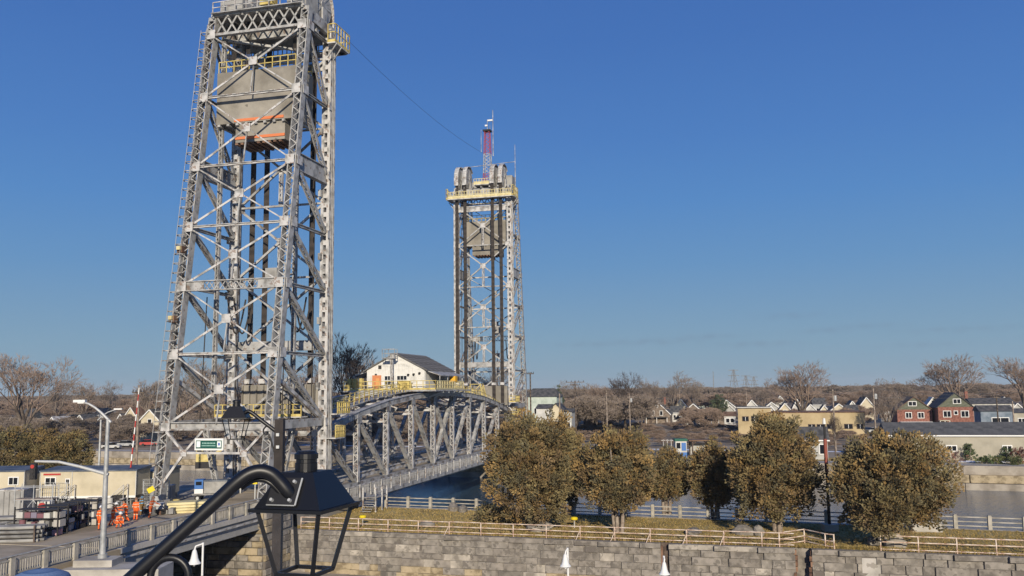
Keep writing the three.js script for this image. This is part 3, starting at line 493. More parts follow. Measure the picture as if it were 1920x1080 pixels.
// machinery house on top of the span
const houseRoof = S(tex([[.11, .105, .1], [.15, .145, .138], [.19, .18, .17]], 2, { s: 80 }), .9), houseWhite = S(tex([[.5, .495, .47], [.62, .615, .585], [.68, .67, .64]], 3, { s: 81, speck: .2, speckCol: [.4, .36, .3] }), .7);
{
  const X0 = 31.5, X1 = 43.5, g = thing('machinery_house', Wd(X0, -4.75, 12.55), YAW, 'white gabled machinery house with dark roof and orange door on the bridge span', 'building');
  const part = (n, b, m, p = g) => b.build(n, m, p), L = X1 - X0, hw = 4.25, ye = 2.75, yr = 4.95;
  { // gable front and back walls
    const shape = [[-hw, 0], [hw, 0], [hw, ye], [0, yr], [-hw, ye]];
    for (const x of [0, L]) { const b = new MB(), P = (v, q) => [x + q, v[1], -v[0]]; const F = shape.map(v => P(v, -.08)), B = shape.map(v => P(v, .08)); b.quad(F[0], F[1], F[2], F[4]); b.tri(F[4], F[2], F[3]); b.quad(B[1], B[0], B[4], B[2]); b.tri(B[2], B[4], B[3]); for (let i = 0; i < 5; i++) { const n = (i + 1) % 5; b.quad(F[i], B[i], B[n], F[n]); } part('gable_wall', b, houseWhite); }
    for (const s of [-1, 1]) part('side_wall', new MB().box(L / 2, ye / 2, s * hw, L - .2, ye, .16), houseWhite);
    { const b = new MB(); for (let k = -8; k <= 8; k++) { const z = k * .5, h = ye + (yr - ye) * (1 - Math.abs(z) / hw) - .12; b.box(-.1, h / 2, z, .03, h, .05); } part('siding_seam', b, houseWhite); }
  }
  const sl = Math.hypot(hw + .4, yr - ye), rf = [];
  for (const s of [-1, 1]) { const e = (hw + .5) / hw; const b = new MB().bar([-.35, 0, 0], [.1, 0, 0], .01, .01); b.p.length = b.n.length = b.u.length = 0; const A = [-.35, yr + .06, 0], B = [L + .35, yr + .06, 0], C2 = [L + .35, yr - (yr - ye) * e + .06, s * hw * e], D = [-.35, yr - (yr - ye) * e + .06, s * hw * e], up = v => add(v, [0, .16, 0]); b.hexa(s > 0 ? [D, C2, B, A, up(D), up(C2), up(B), up(A)] : [A, B, C2, D, up(A), up(B), up(C2), up(D)]); rf.push(part('roof', b, houseRoof)); for (let k = 1; k < 8; k++) { const a = mix(up(A), up(D), k / 8), c = mix(up(B), up(C2), k / 8); part('shingle_course', new MB().bar(add(a, [0, .01, 0]), add(c, [0, .01, 0]), .16, .03), houseRoof, rf[rf.length - 1]); } }
  part('door', new MB().box(-.16, 1.05, -2.75, .1, 2.05, 1.3), K(.55, .20, .08, .7));
  part('door_panel', new MB().box(-.22, 1.1, -2.6, .05, 1.1, .5), K(.62, .30, .10, .7));
  for (const z of [-.85, 1.0]) { const w = part('window', new MB().box(-.12, 1.35, z, .08, 1.2, 1.45), M.glass); const b = new MB(); for (const o of [-.75, -.25, .25, .75]) b.box(-.17, 1.35, z + o, .05, 1.3, Math.abs(o) > .5 ? .1 : .05); for (const y of [.72, 1.35, 1.98]) b.box(-.17, y, z, .05, .08, 1.55); b.build('window_frame', M.signWhite, w); }
  part('vent', new MB().box(-.13, 3.2, -2.3, .08, .5, .45), M.dark); part('vent', new MB().box(-.13, 2.15, -2.9, .08, .28, .3), M.dark);
  for (const [z, y] of [[1.95, 2.1], [2.75, 2.15], [3.6, 2.3]]) part('wall_lamp', new MB().cyl([-.08, y, z], [-.35, y - .05, z], .14, .17, 8), M.blackMatte);
  // porch roofs on posts at both sides
  for (const s of [-1, 1]) { part('porch_roof', new MB().hexa([[.2, 2.62, s * hw], [L - 1, 2.62, s * hw], [L - 1, 1.85, s * (hw + 2.3)], [.2, 1.85, s * (hw + 2.3)], [.2, 2.74, s * hw], [L - 1, 2.74, s * hw], [L - 1, 1.97, s * (hw + 2.3)], [.2, 1.97, s * (hw + 2.3)]]), M.steel); for (let k = 0; k < 4; k++) part('porch_post', new MB().box(.4 + k * 3.4, .95, s * (hw + 2.1), .1, 1.9, .1), M.steelPale); part('porch_machine', new MB().box(5.5, .7, s * (hw + 1.1), 5, 1.4, 1.0), M.dark); }
  part('floor_platform', new MB().box(L / 2 - .4, -.12, 0, L + 4.4, .2, 13.6), M.steel);
  for (let k = 0; k < 5; k++) part('platform_bracket', new MB().bar([k * 2.4 + 1, -.3, 6.7], [k * 2.4 + 1, -1.0, 4.6], .16, .2), M.signWhite);
  const rail = (a, c, m, sp = .75) => { const b = new MB(), n = Math.round(len(sub(c, a)) / sp); for (let k = 0; k <= n; k++) b.bar(mix(a, c, k / n), add(mix(a, c, k / n), [0, 1.2, 0]), .08, .08); for (const h of [.12, .65, 1.2]) b.bar(add(a, [0, h, 0]), add(c, [0, h, 0]), .07, h < .2 ? .22 : .08); part('platform_railing', b, m); };
  rail([-2.4, 0, -6.7], [-2.4, 0, 6.7], M.yellow, .9); rail([-2.4, 0, 6.7], [10, 0, 6.7], M.yellowPale); rail([-2.4, 0, -6.7], [10, 0, -6.7], M.yellow);
  part('control_box', new MB().box(-2.0, .75, 2.1, .6, 1.0, 1.6), M.yellow); part('control_box', new MB().box(6.5, 1.5, 6.3, 1.0, .8, .9), K(.75, .40, .02, .6)); for (const z of [-4.4, -5.3, -6.1]) part('control_box', new MB().box(-1.6, .75 + rr(0, .3), z, .6, 1.3, .5), M.yellow);
  // light mast in front of the gable
  const m = part('light_mast', new MB().laced([-1.7, 0, .1], [-1.7, 4.3, .1], .35, .35, [1, 0, 0], .06, .4), M.steelPale); new MB().box(-1.7, 4.35, -.2, 1.1, .12, 1.9).build('mast_platform', M.steel, m);
  { const b = new MB(); for (const [x, z] of [[-2.2, -1.1], [-1.2, -1.1], [-2.2, .7], [-1.2, .7], [-2.2, -.2]]) b.bar([x, 4.4, z], [x, 5.6, z], .06, .06); for (const y of [5, 5.6]) b.bar([-2.2, y, -1.1], [-2.2, y, .7], .06, .06).bar([-1.2, y, -1.1], [-1.2, y, .7], .06, .06); b.build('mast_railing', M.steel, m); new MB().box(-1.7, 4.7, .2, .6, .6, .6).build('beacon', M.steelPale, m); }
}
// portal sign over the road
{
  const c = document.createElement('canvas'); c.width = 256; c.height = 80; const x = c.getContext('2d'); x.fillStyle = '#e8e8e4'; x.fillRect(0, 0, 256, 80); x.fillStyle = '#0d4f43'; x.fillRect(6, 10, 244, 62); x.fillStyle = '#dfe6e4'; x.fillRect(12, 16, 36, 46); x.fillRect(206, 16, 36, 46); x.fillStyle = '#4060b0'; x.fillRect(216, 28, 16, 20); x.fillStyle = '#9fc4bb'; for (let k = 0; k < 9; k++) x.fillRect(66 + k * 14, 26, 9, 10); for (let k = 0; k < 11; k++) x.fillRect(62 + k * 12, 46, 8, 8);
  const t = new THREE.CanvasTexture(c); t.colorSpace = THREE.SRGBColorSpace;
  const g = thing('portal_sign', Wd(-dS(6.9) - .45, -TZ - .35, 7.75), YAW, 'green and white sign with two emblems on the tower portal over the road', 'sign');
  new MB().box(0, 0, 0, .12, 1.08, 2.95).build('sign_frame', M.signWhite, g);
  const f = new THREE.Mesh(new THREE.PlaneGeometry(2.8, .95), new THREE.MeshStandardMaterial({ map: t, roughness: .6 })); f.name = 'sign_face'; f.rotation.y = -Math.PI / 2; f.position.set(-.075, 0, 0); g.add(f);
  new MB().box(.2, 0, -1.1, .3, .12, .12).box(.2, 0, 1.1, .3, .12, .12).build('mounting', M.steelPale, g);
}

// ---------- park railings, canal fence ----------
{
  const P = t => Wd(wallR(t) + .35, t, 0);
  const g = thing('wall_railing', P(2), 0, 'rust-stained pale pipe railing with three rails along the top of the masonry wall', 'railing'), o = P(2);
  const W2 = (t, y) => sub([...P(t).slice(0, 1), y, P(t)[2]], [o[0], 0, o[2]]);
  for (let t = 2; t <= 43.6; t += 2.9) {
    new MB().cyl(W2(t, -.02), W2(t, 1.05), .05, .05, 6).build('post', M.rustRail, g);
    if (t + 2.9 <= 45.6) for (const h of [1.03, .6, .18]) new MB().cyl(W2(t, h + rr(-.02, .02)), W2(Math.min(t + 2.9, 45), h + rr(-.02, .02)), .045, .045, 6).build('rail', M.rustRail, g);
    if (rnd() < .35) { const a = W2(t + .1, .95), b = W2(t - .4, -.1); new MB().cyl(a, add(b, [-.05, 0, .5]), .035, .035, 5).build('brace', M.rustRail, g); }
  }
  const g2 = thing('wall_railing', P(51.2), 0, 'clean pale pipe railing on the wall beside the pale boulder', 'railing'), o2 = P(51.2); const W3 = (t, y) => sub([P(t)[0], y, P(t)[2]], [o2[0], 0, o2[2]]);
  for (let t = 51.2; t <= 66; t += 2.6) { new MB().cyl(W3(t, -.02), W3(t, 1.12), .055, .055, 6).build('post', M.rustRail, g2); for (const h of [1.1, .65, .12]) new MB().cyl(W3(t, h), W3(t + 2.6, h), .05, .05, 6).build('rail', M.rustRail, g2); }
  const g3 = thing('wall_railing', P(43.9), 0, 'short pipe railing turning inward around the dark wall recess', 'railing'), o3 = P(43.9), W4 = (t, d, y) => sub(Wd(wallR(t) + .35 + d, t, y), [o3[0], 0, o3[2]]);
  const c = [[43.9, 0], [45.9, 2.2], [47.3, .3], [47.9, 0]]; for (let i = 0; i < 4; i++) { new MB().cyl(W4(...c[i], -.02), W4(...c[i], 1.1), .06, .06, 6).build('post', M.rustRail, g3); if (i < 3) for (const h of [1.05, .55, .15]) new MB().cyl(W4(...c[i], h), W4(...c[i + 1], h), .05, .05, 6).build('rail', M.rustRail, g3); }
}
{
  const P = t => Wd(edgeR(t) - .45, t, 0), o = P(4), g = thing('canal_fence', o, 0, 'canal edge fence of squat concrete posts and three pale rails', 'fence'), W2 = (t, y) => [P(t)[0] - o[0], y, P(t)[2] - o[2]];
  for (let t = 4; t < 78; t += 2.62) { const p = W2(t, 0), b = new MB().cbox(0, 0, 0, .01, .01, .01, 0); b.p.length = b.n.length = b.u.length = 0; b.box(p[0], .58, p[2], .34, 1.14, .3, YAW).box(p[0], 1.17, p[2], .26, .05, .22, YAW); b.build('post', M.fenceConc, g); for (const h of [1.0, .62, .26]) new MB().bar(W2(t + .17, h), W2(t + 2.45, h), .08, .09).build('rail', M.fenceConc, g); }
}
// stair frame beside the bridge footway
{
  const g = thing('footway_stair', Wd(4.2, 3.2, 0), YAW, 'grey steel access stair and posts beside the bridge footway', 'stair');
  for (const [x, z] of [[-1.5, 0], [1.5, 0], [-1.5, 1.4], [1.5, 1.4], [.2, 1.4]]) new MB().box(x, 1.25, z, .12, 2.5, .12).build('post', M.steelPale, g);
  for (let k = 0; k < 7; k++) new MB().box(-2.4 + k * .3, .2 + k * .2, .7, .28, .05, 1.2).build('tread', M.steel, g);
  for (const h of [1.5, 2, 2.5]) new MB().box(0, h, 1.4, 3.1, .06, .06).build('rail', M.steelPale, g);
  new MB().box(0, 1.45, .7, 3, .08, 1.4).build('landing', M.steel, g);
}
// approach railing: concrete posts, picket panels
{
  const g = thing('approach_railing', Wd(-25, .55, 2.1), YAW, 'road railing of concrete posts with picket panels along the approach', 'railing');
  for (let k = 0; k < 17; k++) {
    const x = -20.5 + k * 2.5; new MB().box(x, .5, 0, .34, 1.0, .32).box(x, 1.02, 0, .26, .05, .24).build('post', M.fenceConc, g);
    const p = new MB(); for (let i = 0; i < 11; i++) p.box(x + .33 + i * .185, .5, 0, .06, .7, .05); p.box(x + 1.25, .9, 0, 2.1, .09, .1).box(x + 1.25, .13, 0, 2.1, .09, .1); p.build('picket_panel', M.fenceConc, g);
    new MB().cyl([x, 1.1, 0], [x + 2.5, 1.1, 0], .06, .06, 6).build('hand_rail', M.steel, g);
  }
  const g2 = thing('approach_railing', Wd(-25, -10.9, 2.1), YAW, 'dark pipe railing on the construction side of the approach road', 'railing'); for (let k = 0; k < 15; k++) { const x = -24 + k * 2.5; new MB().box(x, .55, 0, .1, 1.1, .1).build('post', M.steel, g2); for (const h of [1.05, .6]) new MB().bar([x, h, 0], [x + 2.5, h, 0], .06, .07).build('rail', M.steel, g2); }
}

// ---------- vegetation ----------
// bronzed winter cedars: many stems, clumps of small sprays spread through the crown
function cedar(base, hw, hh, cy, label, o = {}) {
  const g = thing('cedar_tree', base, rnd() * 6, label, 'tree', o.group || 'bronze cedar trees in the park');
  const tint = o.tint || [1, 1, 1], T = new MB(), C = new MB(); C.c = [];
  hw *= 1.0; hh *= 1.02; const n = o.stems || 3, top = cy + hh * .5;
  for (let i = 0; i < n; i++) { const a = i / n * 6.28 + rnd(), p = [[Math.cos(a) * .3, -.1, Math.sin(a) * .3]]; for (let k = 1; k <= 5; k++) { const f = k / 5; p.push([Math.cos(a) * (.32 + hw * .36 * f * f) + rr(-.1, .1), top * f, Math.sin(a) * (.32 + hw * .36 * f * f) + rr(-.1, .1)]); } T.tube(p, o.trunk || .2, 6, .05); }
  T.build('trunk', M.barkPale, g);
  const K2 = o.clumps || 560, F = o.sprays || 78, s0 = o.size || .23, NL = o.lobes || 17, lob = [];
  for (let i = 0; i < NL; i++) { const u = 1 - 2 * (i + .5) / NL + rr(-.08, .08), a = i * 2.4 + rr(-.5, .5), q = Math.sqrt(Math.max(0, 1 - u * u)), k = rr(.46, .68); lob.push([q * Math.cos(a) * hw * k, cy + u * hh * k, q * Math.sin(a) * hw * k, rr(.32, .47)]); }
  if (!o.cr) { const B = new MB(); for (const L of lob) { const s = [L[0] * .12, cy * .35 + L[1] * .12, L[2] * .12]; B.tube([s, mix(s, [L[0], L[1], L[2]], .5).map((v, i) => v + (i === 1 ? .15 : rr(-.2, .2))), [L[0], L[1], L[2]]], .09, 5, .03); } B.build('limbs', M.bark, g); }
  for (let k = 0; k < K2; k++) {
    const L = lob[k % NL], u = rr(-1, 1), a = rnd() * 6.28, q = Math.sqrt(1 - u * u), d = [q * Math.cos(a), u, q * Math.sin(a)], rad = L[3] * (rnd() < .12 ? rr(1, 1.28) : .35 + .65 * Math.pow(rnd(), .4));
    const c = [L[0] + d[0] * hw * rad, L[1] + d[1] * hh * rad, L[2] + d[2] * hw * rad];
    if (c[1] < (o.floor ?? 1.2)) continue;
    const base2 = pick([[.238, .162, .066], [.205, .152, .066], [.17, .14, .068], [.265, .17, .062], [.14, .122, .068], [.215, .172, .077], [.178, .122, .06]]), v = rr(.72, 1.2), cr = rr(.38, .66) * (o.cr || 1), out = nrm(add(d, [0, .5, 0]));
    for (let i = 0; i < F; i++) {
      const e = nrm([rr(-1, 1), rr(-1, 1), rr(-1, 1)]), p = add(c, mul(e, cr * Math.cbrt(rnd()))), ax = nrm(add(add(mul(out, 1.2), mul(e, .8)), [rr(-.4, .4), rr(-.2, .6), rr(-.4, .4)])), sd = nrm(cross(ax, [rr(-1, 1), rr(-1, 1), rr(-1, 1)])), l = s0 * rr(.6, 1.3), w = l * rr(.22, .38), m = v * rr(.75, 1.25);
      const col = [base2[0] * m * tint[0], base2[1] * m * tint[1], base2[2] * m * tint[2]], m1 = add(p, mul(ax, l * .5));
      C.tri(p, add(m1, mul(sd, w)), add(p, mul(ax, l)), col); C.tri(p, add(p, mul(ax, l * .9)), add(m1, mul(sd, -w)), col);
    }
  }
  C.build('crown', M.leaf, g);
  return g;
}
const CED = (bx, by, x0, x1, y0, y1, label, o = {}) => { const b = o.base || gr(bx, by, 0), z = -b[2], m = z / FPX, cx = at((x0 + x1) / 2, (y0 + y1) / 2, z); const hw = (x1 - x0) / 2 * m, hh = (y1 - y0) / 2 * m; b[0] = b[0] * .5 + cx[0] * .5; return cedar(b, hw, hh, cx[1] - (o.lv || 0), label, o); };
CED(1010, 991, 893, 1085, 762, 992, 'largest bronze cedar, spreading to the ground beside the canal fence', { clumps: 760, trunk: .16, stems: 4, floor: .5 });
CED(1058, 962, 1035, 1105, 800, 950, 'cedar standing behind the largest cedar at the canal edge', { clumps: 300 });
CED(1162, 997, 1078, 1232, 795, 978, 'bronze cedar on four bare pale stems beside the wall railing', { clumps: 560, stems: 5, floor: 2.2, trunk: .2 });
CED(1247, 964, 1205, 1296, 838, 958, 'small slender cedar near the canal fence behind the four-stemmed cedar', { clumps: 300, floor: 1.6 });
CED(1343, 972, 1288, 1385, 826, 966, 'cedar in shade tucked behind the broad round cedar', { clumps: 320, floor: 1.5 });
CED(1452, 997, 1362, 1556, 774, 998, 'broad round bronze cedar behind the railing by the wall recess', { clumps: 720, stems: 4, floor: 1.4 });
CED(1658, 1026, 1562, 1800, 802, 1016, 'broad bronze cedar with a single leaning trunk beside the boulders', { clumps: 760, stems: 2, trunk: .26, floor: 1.5 });
{ const b = gr(925, 978); cedar(b, 1.9, .75, .7, 'low spreading juniper bush beside the largest cedar', { clumps: 60, sprays: 40, floor: .05, tint: [.9, 1, 1.1], trunk: .05 }); }
for (const [x, y, w, h, l] of [[30, 868, 75, 100, 'big bronze evergreen at the site edge left of the trailer roof'], [118, 868, 50, 84, 'rounded bronze evergreen behind the long white trailer'], [70, 870, 34, 62, 'small bronze evergreen between two bigger evergreens']]) { const p = at(x, y, 112), m = 112 / FPX; cedar([p[0], 1.9, p[2]], w * m, h * m * .55, h * m * .5, l, { clumps: 330, group: 'evergreens behind the trailers', floor: .2, tint: [.85, .9, .9] }); }

// bare winter trees
function bareGeo(H, spread, levels, sd, thin = 1, minW = .028) {
  seed = sd; const T = new MB(), C = new MB();
  const grow = (p, d, l, r, k) => {
    const q = add(p, mul(d, l)), r2 = r * .68;
    if (k < 2) T.cyl(p, q, r, r2, 6, false); else if (k < 4) C.cyl(p, q, r, r2, 3, false); else { const s = nrm(cross(d, [rr(-1, 1), rr(-1, 1), rr(-1, 1)])), w = Math.max(minW, r); C.tri(add(p, mul(s, w)), add(p, mul(s, -w)), q); }
    if (k >= levels) return;
    const n = k === 0 ? 4 : k < 3 ? 3 : k < levels - 1 ? 3 : 4;
    for (let i = 0; i < n; i++) { const a = i / n * 6.28 + rnd() * 1.6, u = nrm(cross(d, [.3, .2, .9])), v = cross(d, u), sp = spread * rr(.55, 1.25); const nd = nrm(add(add(d, add(mul(u, Math.cos(a) * sp), mul(v, Math.sin(a) * sp))), [0, .13, 0])); const f = i === 0 ? 1 : rr(.45, .98); grow(mix(p, q, f), nd, l * rr(.62, .86), r2 * rr(.6, .95), k + 1); }
  };
  grow([0, -.1, 0], nrm([rr(-.06, .06), 1, rr(-.06, .06)]), H * .24, H * .024 * thin, 0);
  return [T.geo(), C.geo()];
}
const bare = [[12, .5, 7, 11, 1, .022], [12, .42, 7, 22, 1, .022], [12, .56, 7, 33, 1, .02], [12, .4, 7, 47, 1, .018], [12, .6, 7, 61, 1, .06]].map(a => bareGeo(...a));
seed = 99;
const heightOf = g => { g.computeBoundingBox(); return g.boundingBox.max.y; }, bareH = bare.map(v => heightOf(v[1]));
const protos = bare.slice(0, 4).map(([t, c], i) => { const g = new THREE.Group(); g.name = 'bare_tree'; inst('trunk', t, M.bark, g); inst('crown', c, [M.twig, M.twig, M.twigRed, M.twigDark][i], g); return g; });
function bareTree(px, ytop, z, v, label, o = {}) { const p = at(px, ytop - 5, z), H = p[1] - (o.lv || 0), s = H / bareH[v]; const t = copy(protos[v], [p[0], o.lv || 0, p[2]], rnd() * 6, [s * (o.w || 1), s, s * (o.w || 1)], label); tag(t, label, 'tree', o.group || 'bare winter trees'); return t; }
const BT = [ // px of crown centre, px of top, distance, variant, width factor, label
  [48, 655, 210, 2, 1.25, 'large spreading bare tree above the bronze evergreens'], [112, 705, 330, 0, 1, 'small bare tree beside the large spreading bare tree'], [160, 715, 360, 1, 1, 'low bare tree on the skyline behind the street lamps'], [205, 716, 400, 0, 1.2, 'low bare tree on the skyline beside the barrier boom'],
  [285, 706, 300, 1, 1.3, 'bare tree behind the far sloping leg of the near tower'], [345, 672, 240, 0, 1.1, 'tall bare tree seen through the near tower'], [400, 665, 230, 1, 1.2, 'dense bare tree behind the near tower portal'], [455, 690, 250, 2, 1.1, 'bare tree behind the lifting ropes of the near tower'], [540, 700, 260, 0, 1.2, 'bare tree between the ropes and the near tower upright leg'], [640, 622, 190, 3, 1.15, 'dark bare tree between the near tower and the machinery house'], [700, 662, 230, 0, 1.2, 'bare tree behind the machinery house roof'], [575, 690, 280, 1, 1.2, 'bare tree beside the near tower upright leg'],
  [880, 690, 290, 1, 1.1, 'bare tree behind the far tower ropes'], [925, 672, 280, 0, 1.1, 'bare tree standing behind the far tower'], [1095, 716, 320, 1, 1.3, 'bare tree beside the crossarm utility pole'], [1170, 698, 270, 3, 1, 'tall twin-topped bare tree by the utility poles'], [1130, 722, 300, 2, 1.2, 'low bare tree behind the tall utility pole'], [1262, 698, 340, 0, 1.35, 'bare tree behind the brown gabled house'], [1220, 712, 380, 1, 1.2, 'bare tree left of the brown gabled house'], [1300, 712, 360, 1, 1.2, 'bare tree right of the brown gabled house'],
  [1500, 679, 245, 2, 1.2, 'very large vase-shaped bare tree behind the tan building'], [1432, 712, 330, 0, 1.2, 'small bare tree by the lattice pylons'], [1690, 712, 330, 1, 1.3, 'bare tree behind the left brick house'], [1640, 712, 350, 0, 1.3, 'bare tree left of the brick houses'], [1660, 735, 215, 1, 1.1, 'pale bare tree in front of the left brick house'], [1780, 666, 260, 2, 1.25, 'very large rounded bare tree behind the brick houses'], [1912, 666, 265, 2, 1.1, 'large bare tree above the white house and shed'], [1600, 722, 500, 0, 1.3, 'faint bare tree on the skyline right of the vase-shaped tree'], [1845, 714, 420, 1, 1.3, 'bare tree on the skyline between the two large rounded trees'], [1562, 775, 160, 3, .6, 'young bare tree beside the small grey cottage'], [1050, 716, 420, 0, 1.2, 'bare tree on the skyline behind the pale green house']];
for (const [x, y, z, v, w, l] of BT) bareTree(x, y, z, v, l, { w });
{ // the woods and scrub behind: nobody could count them
  const mk = (name, label, n, v, place, m) => { const o = new THREE.InstancedMesh(bare[v][1], m, n), q = new THREE.Object3D(); for (let i = 0; i < n; i++) { const [x, z, h, w] = place(i); q.position.set(x, -.3, z); q.rotation.y = rnd() * 6; const s = h / bareH[v]; q.scale.set(s * w, s, s * w); q.updateMatrix(); o.setMatrixAt(i, q.matrix); } o.name = name; tag(o, label, 'woods', null, 'stuff'); scene.add(o); };
  mk('distant_woods', 'brown leafless woods along the horizon', 1500, 4, () => { const z = rr(520, 2200); return [rr(-.72, .72) * z, -z, rr(10, 14.5), rr(1.3, 2)]; }, M.twig);
  mk('town_trees', 'brown leafless trees and brush among the far houses', 640, 4, () => { const z = 375 * Math.pow(1.6, rnd()); return [rr(-.7, .7) * z, -z, rr(6, 11), rr(1.1, 1.8)]; }, M.twigRed);
  mk('near_brush', 'tall leafless brush between the utility poles', 120, 4, () => { const px = rr(1080, 1205), z = rr(235, 330), p = at(px, 760, z); return [p[0], p[2], rr(7, 11.5), rr(.9, 1.4)]; }, M.twig);
  mk('garden_brush', 'bare garden trees half hiding the far houses', 55, 4, () => { let px = rr(990, 1920); if ((px > 1195 && px < 1270) || (px > 1380 && px < 1450) || (px > 1680 && px < 1830)) px = rr(1270, 1345); const z = rr(252, 300), p = at(px, 760, z); return [p[0], p[2], rr(3.5, 7), rr(.8, 1.3)]; }, M.twigRed);
  mk('bank_scrub', 'low reddish brush along the far canal bank', 1500, 4, i => { const t = rr(-220, 70), r = farR(t) + rr(29, 130) + (t < -10 ? 0 : 4); const p = Wd(r, t); return [p[0], p[2], rr(1, 2.2), rr(1.5, 2.6)]; }, M.twigRed);
  mk('left_bank_scrub', 'dense brown thicket on the far bank beyond the trailers', 700, 4, i => { const t = rr(-230, -30), r = farR(t) + rr(14, 190); const p = Wd(r, t); return [p[0], p[2], rr(2.5, 6.5), rr(1.2, 1.9)]; }, M.twig);
}
// conifers and shrubs by the long building
function conifer(px, ytop, ybase, label, tint, wd = .3, o = {}) { const b = gr(px, ybase, 0), z = -b[2], H = (ybase - ytop) * z / FPX; const g = cedar(b, H * wd, H * .52, H * .52, label, { clumps: 70, sprays: 30, size: .17, cr: .4, floor: .1, trunk: .06, stems: 2, tint, group: 'clipped shrubs by the long beige building', ...o }); g.name = numbered('conifer_shrub'); tag(g, label, 'shrub'); return g; }
conifer(1733, 834, 862, 'dark green pointed conifer left of the first window of the long building', [.45, .8, .9]);
conifer(1817, 834, 864, 'tall dark green clipped conifer by the long building', [.45, .85, .8], .4); conifer(1834, 836, 862, 'shorter dark green clipped conifer by the long building', [.5, .9, .8], .45); conifer(1889, 838, 864, 'dark green conifer in front of the second window of the long building', [.45, .85, .8], .42); conifer(1915, 838, 868, 'reddish brown clipped shrub at the end of the conifers', [.8, .5, .9], .55);
conifer(1846, 854, 870, 'low spreading green juniper between the conifers', [.55, .95, .8], 1.1); conifer(1872, 856, 870, 'second low spreading juniper beside the snow patch', [.6, .9, .8], 1.0); conifer(1780, 846, 868, 'loose brown leafless bush under the first window', [1.1, .85, 1.6], 1.5); conifer(1902, 856, 872, 'low juniper between the reddish shrub and the conifer', [.6, .9, .8], .9);
for (const [x, y, w, l] of [[1812, 866, 2.4, 'long thin snow patch under the tall conifers'], [1880, 867, 1.4, 'short snow patch beside the second low juniper'], [1767, 864, 1.1, 'small snow patch beside the brown bush']]) { const p = gr(x, y, 0), b = new MB(); b.lathe([[w, 0], [w * .8, .1], [w * .4, .17], [0, .19]], [0, 0, 0], 12); const o = b.build('snow_patch', M.snow); o.position.set(p[0], .01, p[2]); o.scale.z = .5; tag(o, l, 'snow', 'snow patches on the far lawn'); }
// boulders on the grass
const boulderGeo = (() => { seed = 5; const g = new THREE.IcosahedronGeometry(1, 2), a = g.attributes.position; for (let i = 0; i < a.count; i++) { const x = a.getX(i), y = a.getY(i), z = a.getZ(i), f = 1 + .28 * (fbm(x * .5 + 2.3, y * .5 + z * .31 + 2.1, 16, 3, 3) - .5) * 2; a.setXYZ(i, x * f, y * f, z * f); } g.computeVertexNormals(); return g; })(); seed = 321;
for (const [x, y, w, h, l, m] of [[1012, 993, 1.7, .5, 'flat pale boulder at the foot of the largest cedar', 4], [1678, 1026, 1.0, .75, 'pale boulder beside the leaning cedar trunk', 4], [1640, 1022, .7, .5, 'grey boulder left of the leaning cedar trunk', 1], [800, 986, .8, .3, 'low flat stone in the grass near the lantern', 2], [1395, 1002, 1.0, .55, 'boulder under the broad round cedar', 1], [1422, 1004, .7, .6, 'smaller boulder under the broad round cedar', 2], [850, 958, .8, .6, 'squat stone by the canal fence', 3], [868, 960, .7, .5, 'rounded stone by the canal fence', 1], [1300, 1001, 1.0, .35, 'dark stone block behind the wall railing', 1]]) { const p = gr(x, y), o = inst('boulder', boulderGeo, stoneM[m], scene); o.position.set(p[0], h * .4, p[2]); o.scale.set(w, h, w * .7); o.rotation.y = rnd() * 3; tag(o, l, 'boulder', 'boulders on the lawn'); }
{ const p = gr(1737, 997), o = new MB().cbox(0, .45, 0, 2.4, .9, 1.0, .08, .03).build('concrete_block', M.concPale); o.position.set(p[0], 0, p[2]); o.rotation.y = -.25; tag(o, 'pale rectangular concrete block on the lawn by the canal fence', 'block'); }
for (const [x, y, l] of [[680, 986, 'yellow life ring box on the railing near the lantern'], [1077, 990, 'yellow life ring box on the railing between the two big cedars']]) { const p = gr(x, y), g = thing('life_ring_box', p, .2, l, 'box', 'yellow life ring boxes'); new MB().box(0, .45, 0, .08, .9, .08).build('post', M.steelPale, g); new MB().lathe([[.01, 0], [.3, .02], [.33, .14], [.26, .24], [0, .28]], [0, .72, 0], 12).build('ring_case', M.hiYellow, g); }

// ---------- far bank: houses, sheds, poles ----------
const wallMats = { white: M.white, grey: S(tex([[.3, .3, .28], [.38, .38, .36], [.42, .42, .40]], 3, { s: 61 })), brown: S(tex([[.13, .10, .075], [.19, .15, .115], [.25, .2, .16]], 2, { s: 62 })), mint: S(tex([[.36, .42, .36], [.43, .49, .43], [.48, .54, .48]], 3, { s: 63 })), cream: M.cream, tan: S(tex([[.36, .28, .155], [.44, .35, .20], [.48, .39, .235]], 7, { s: 64, con: 1.1 })), brick: S(tex([[.14, .055, .04], [.21, .085, .06], [.26, .115, .085]], 1.4, { s: 65, oct: 7 })), green: S(tex([[.075, .08, .055], [.105, .115, .08], [.135, .14, .10]], 2, { s: 66 })), beige: S(tex([[.30, .28, .225], [.36, .335, .27], [.40, .37, .30]], 6, { s: 67, con: 1.1 })), blue: S(tex([[.12, .16, .2], [.17, .21, .26], [.22, .26, .31]], 3, { s: 68 })) };
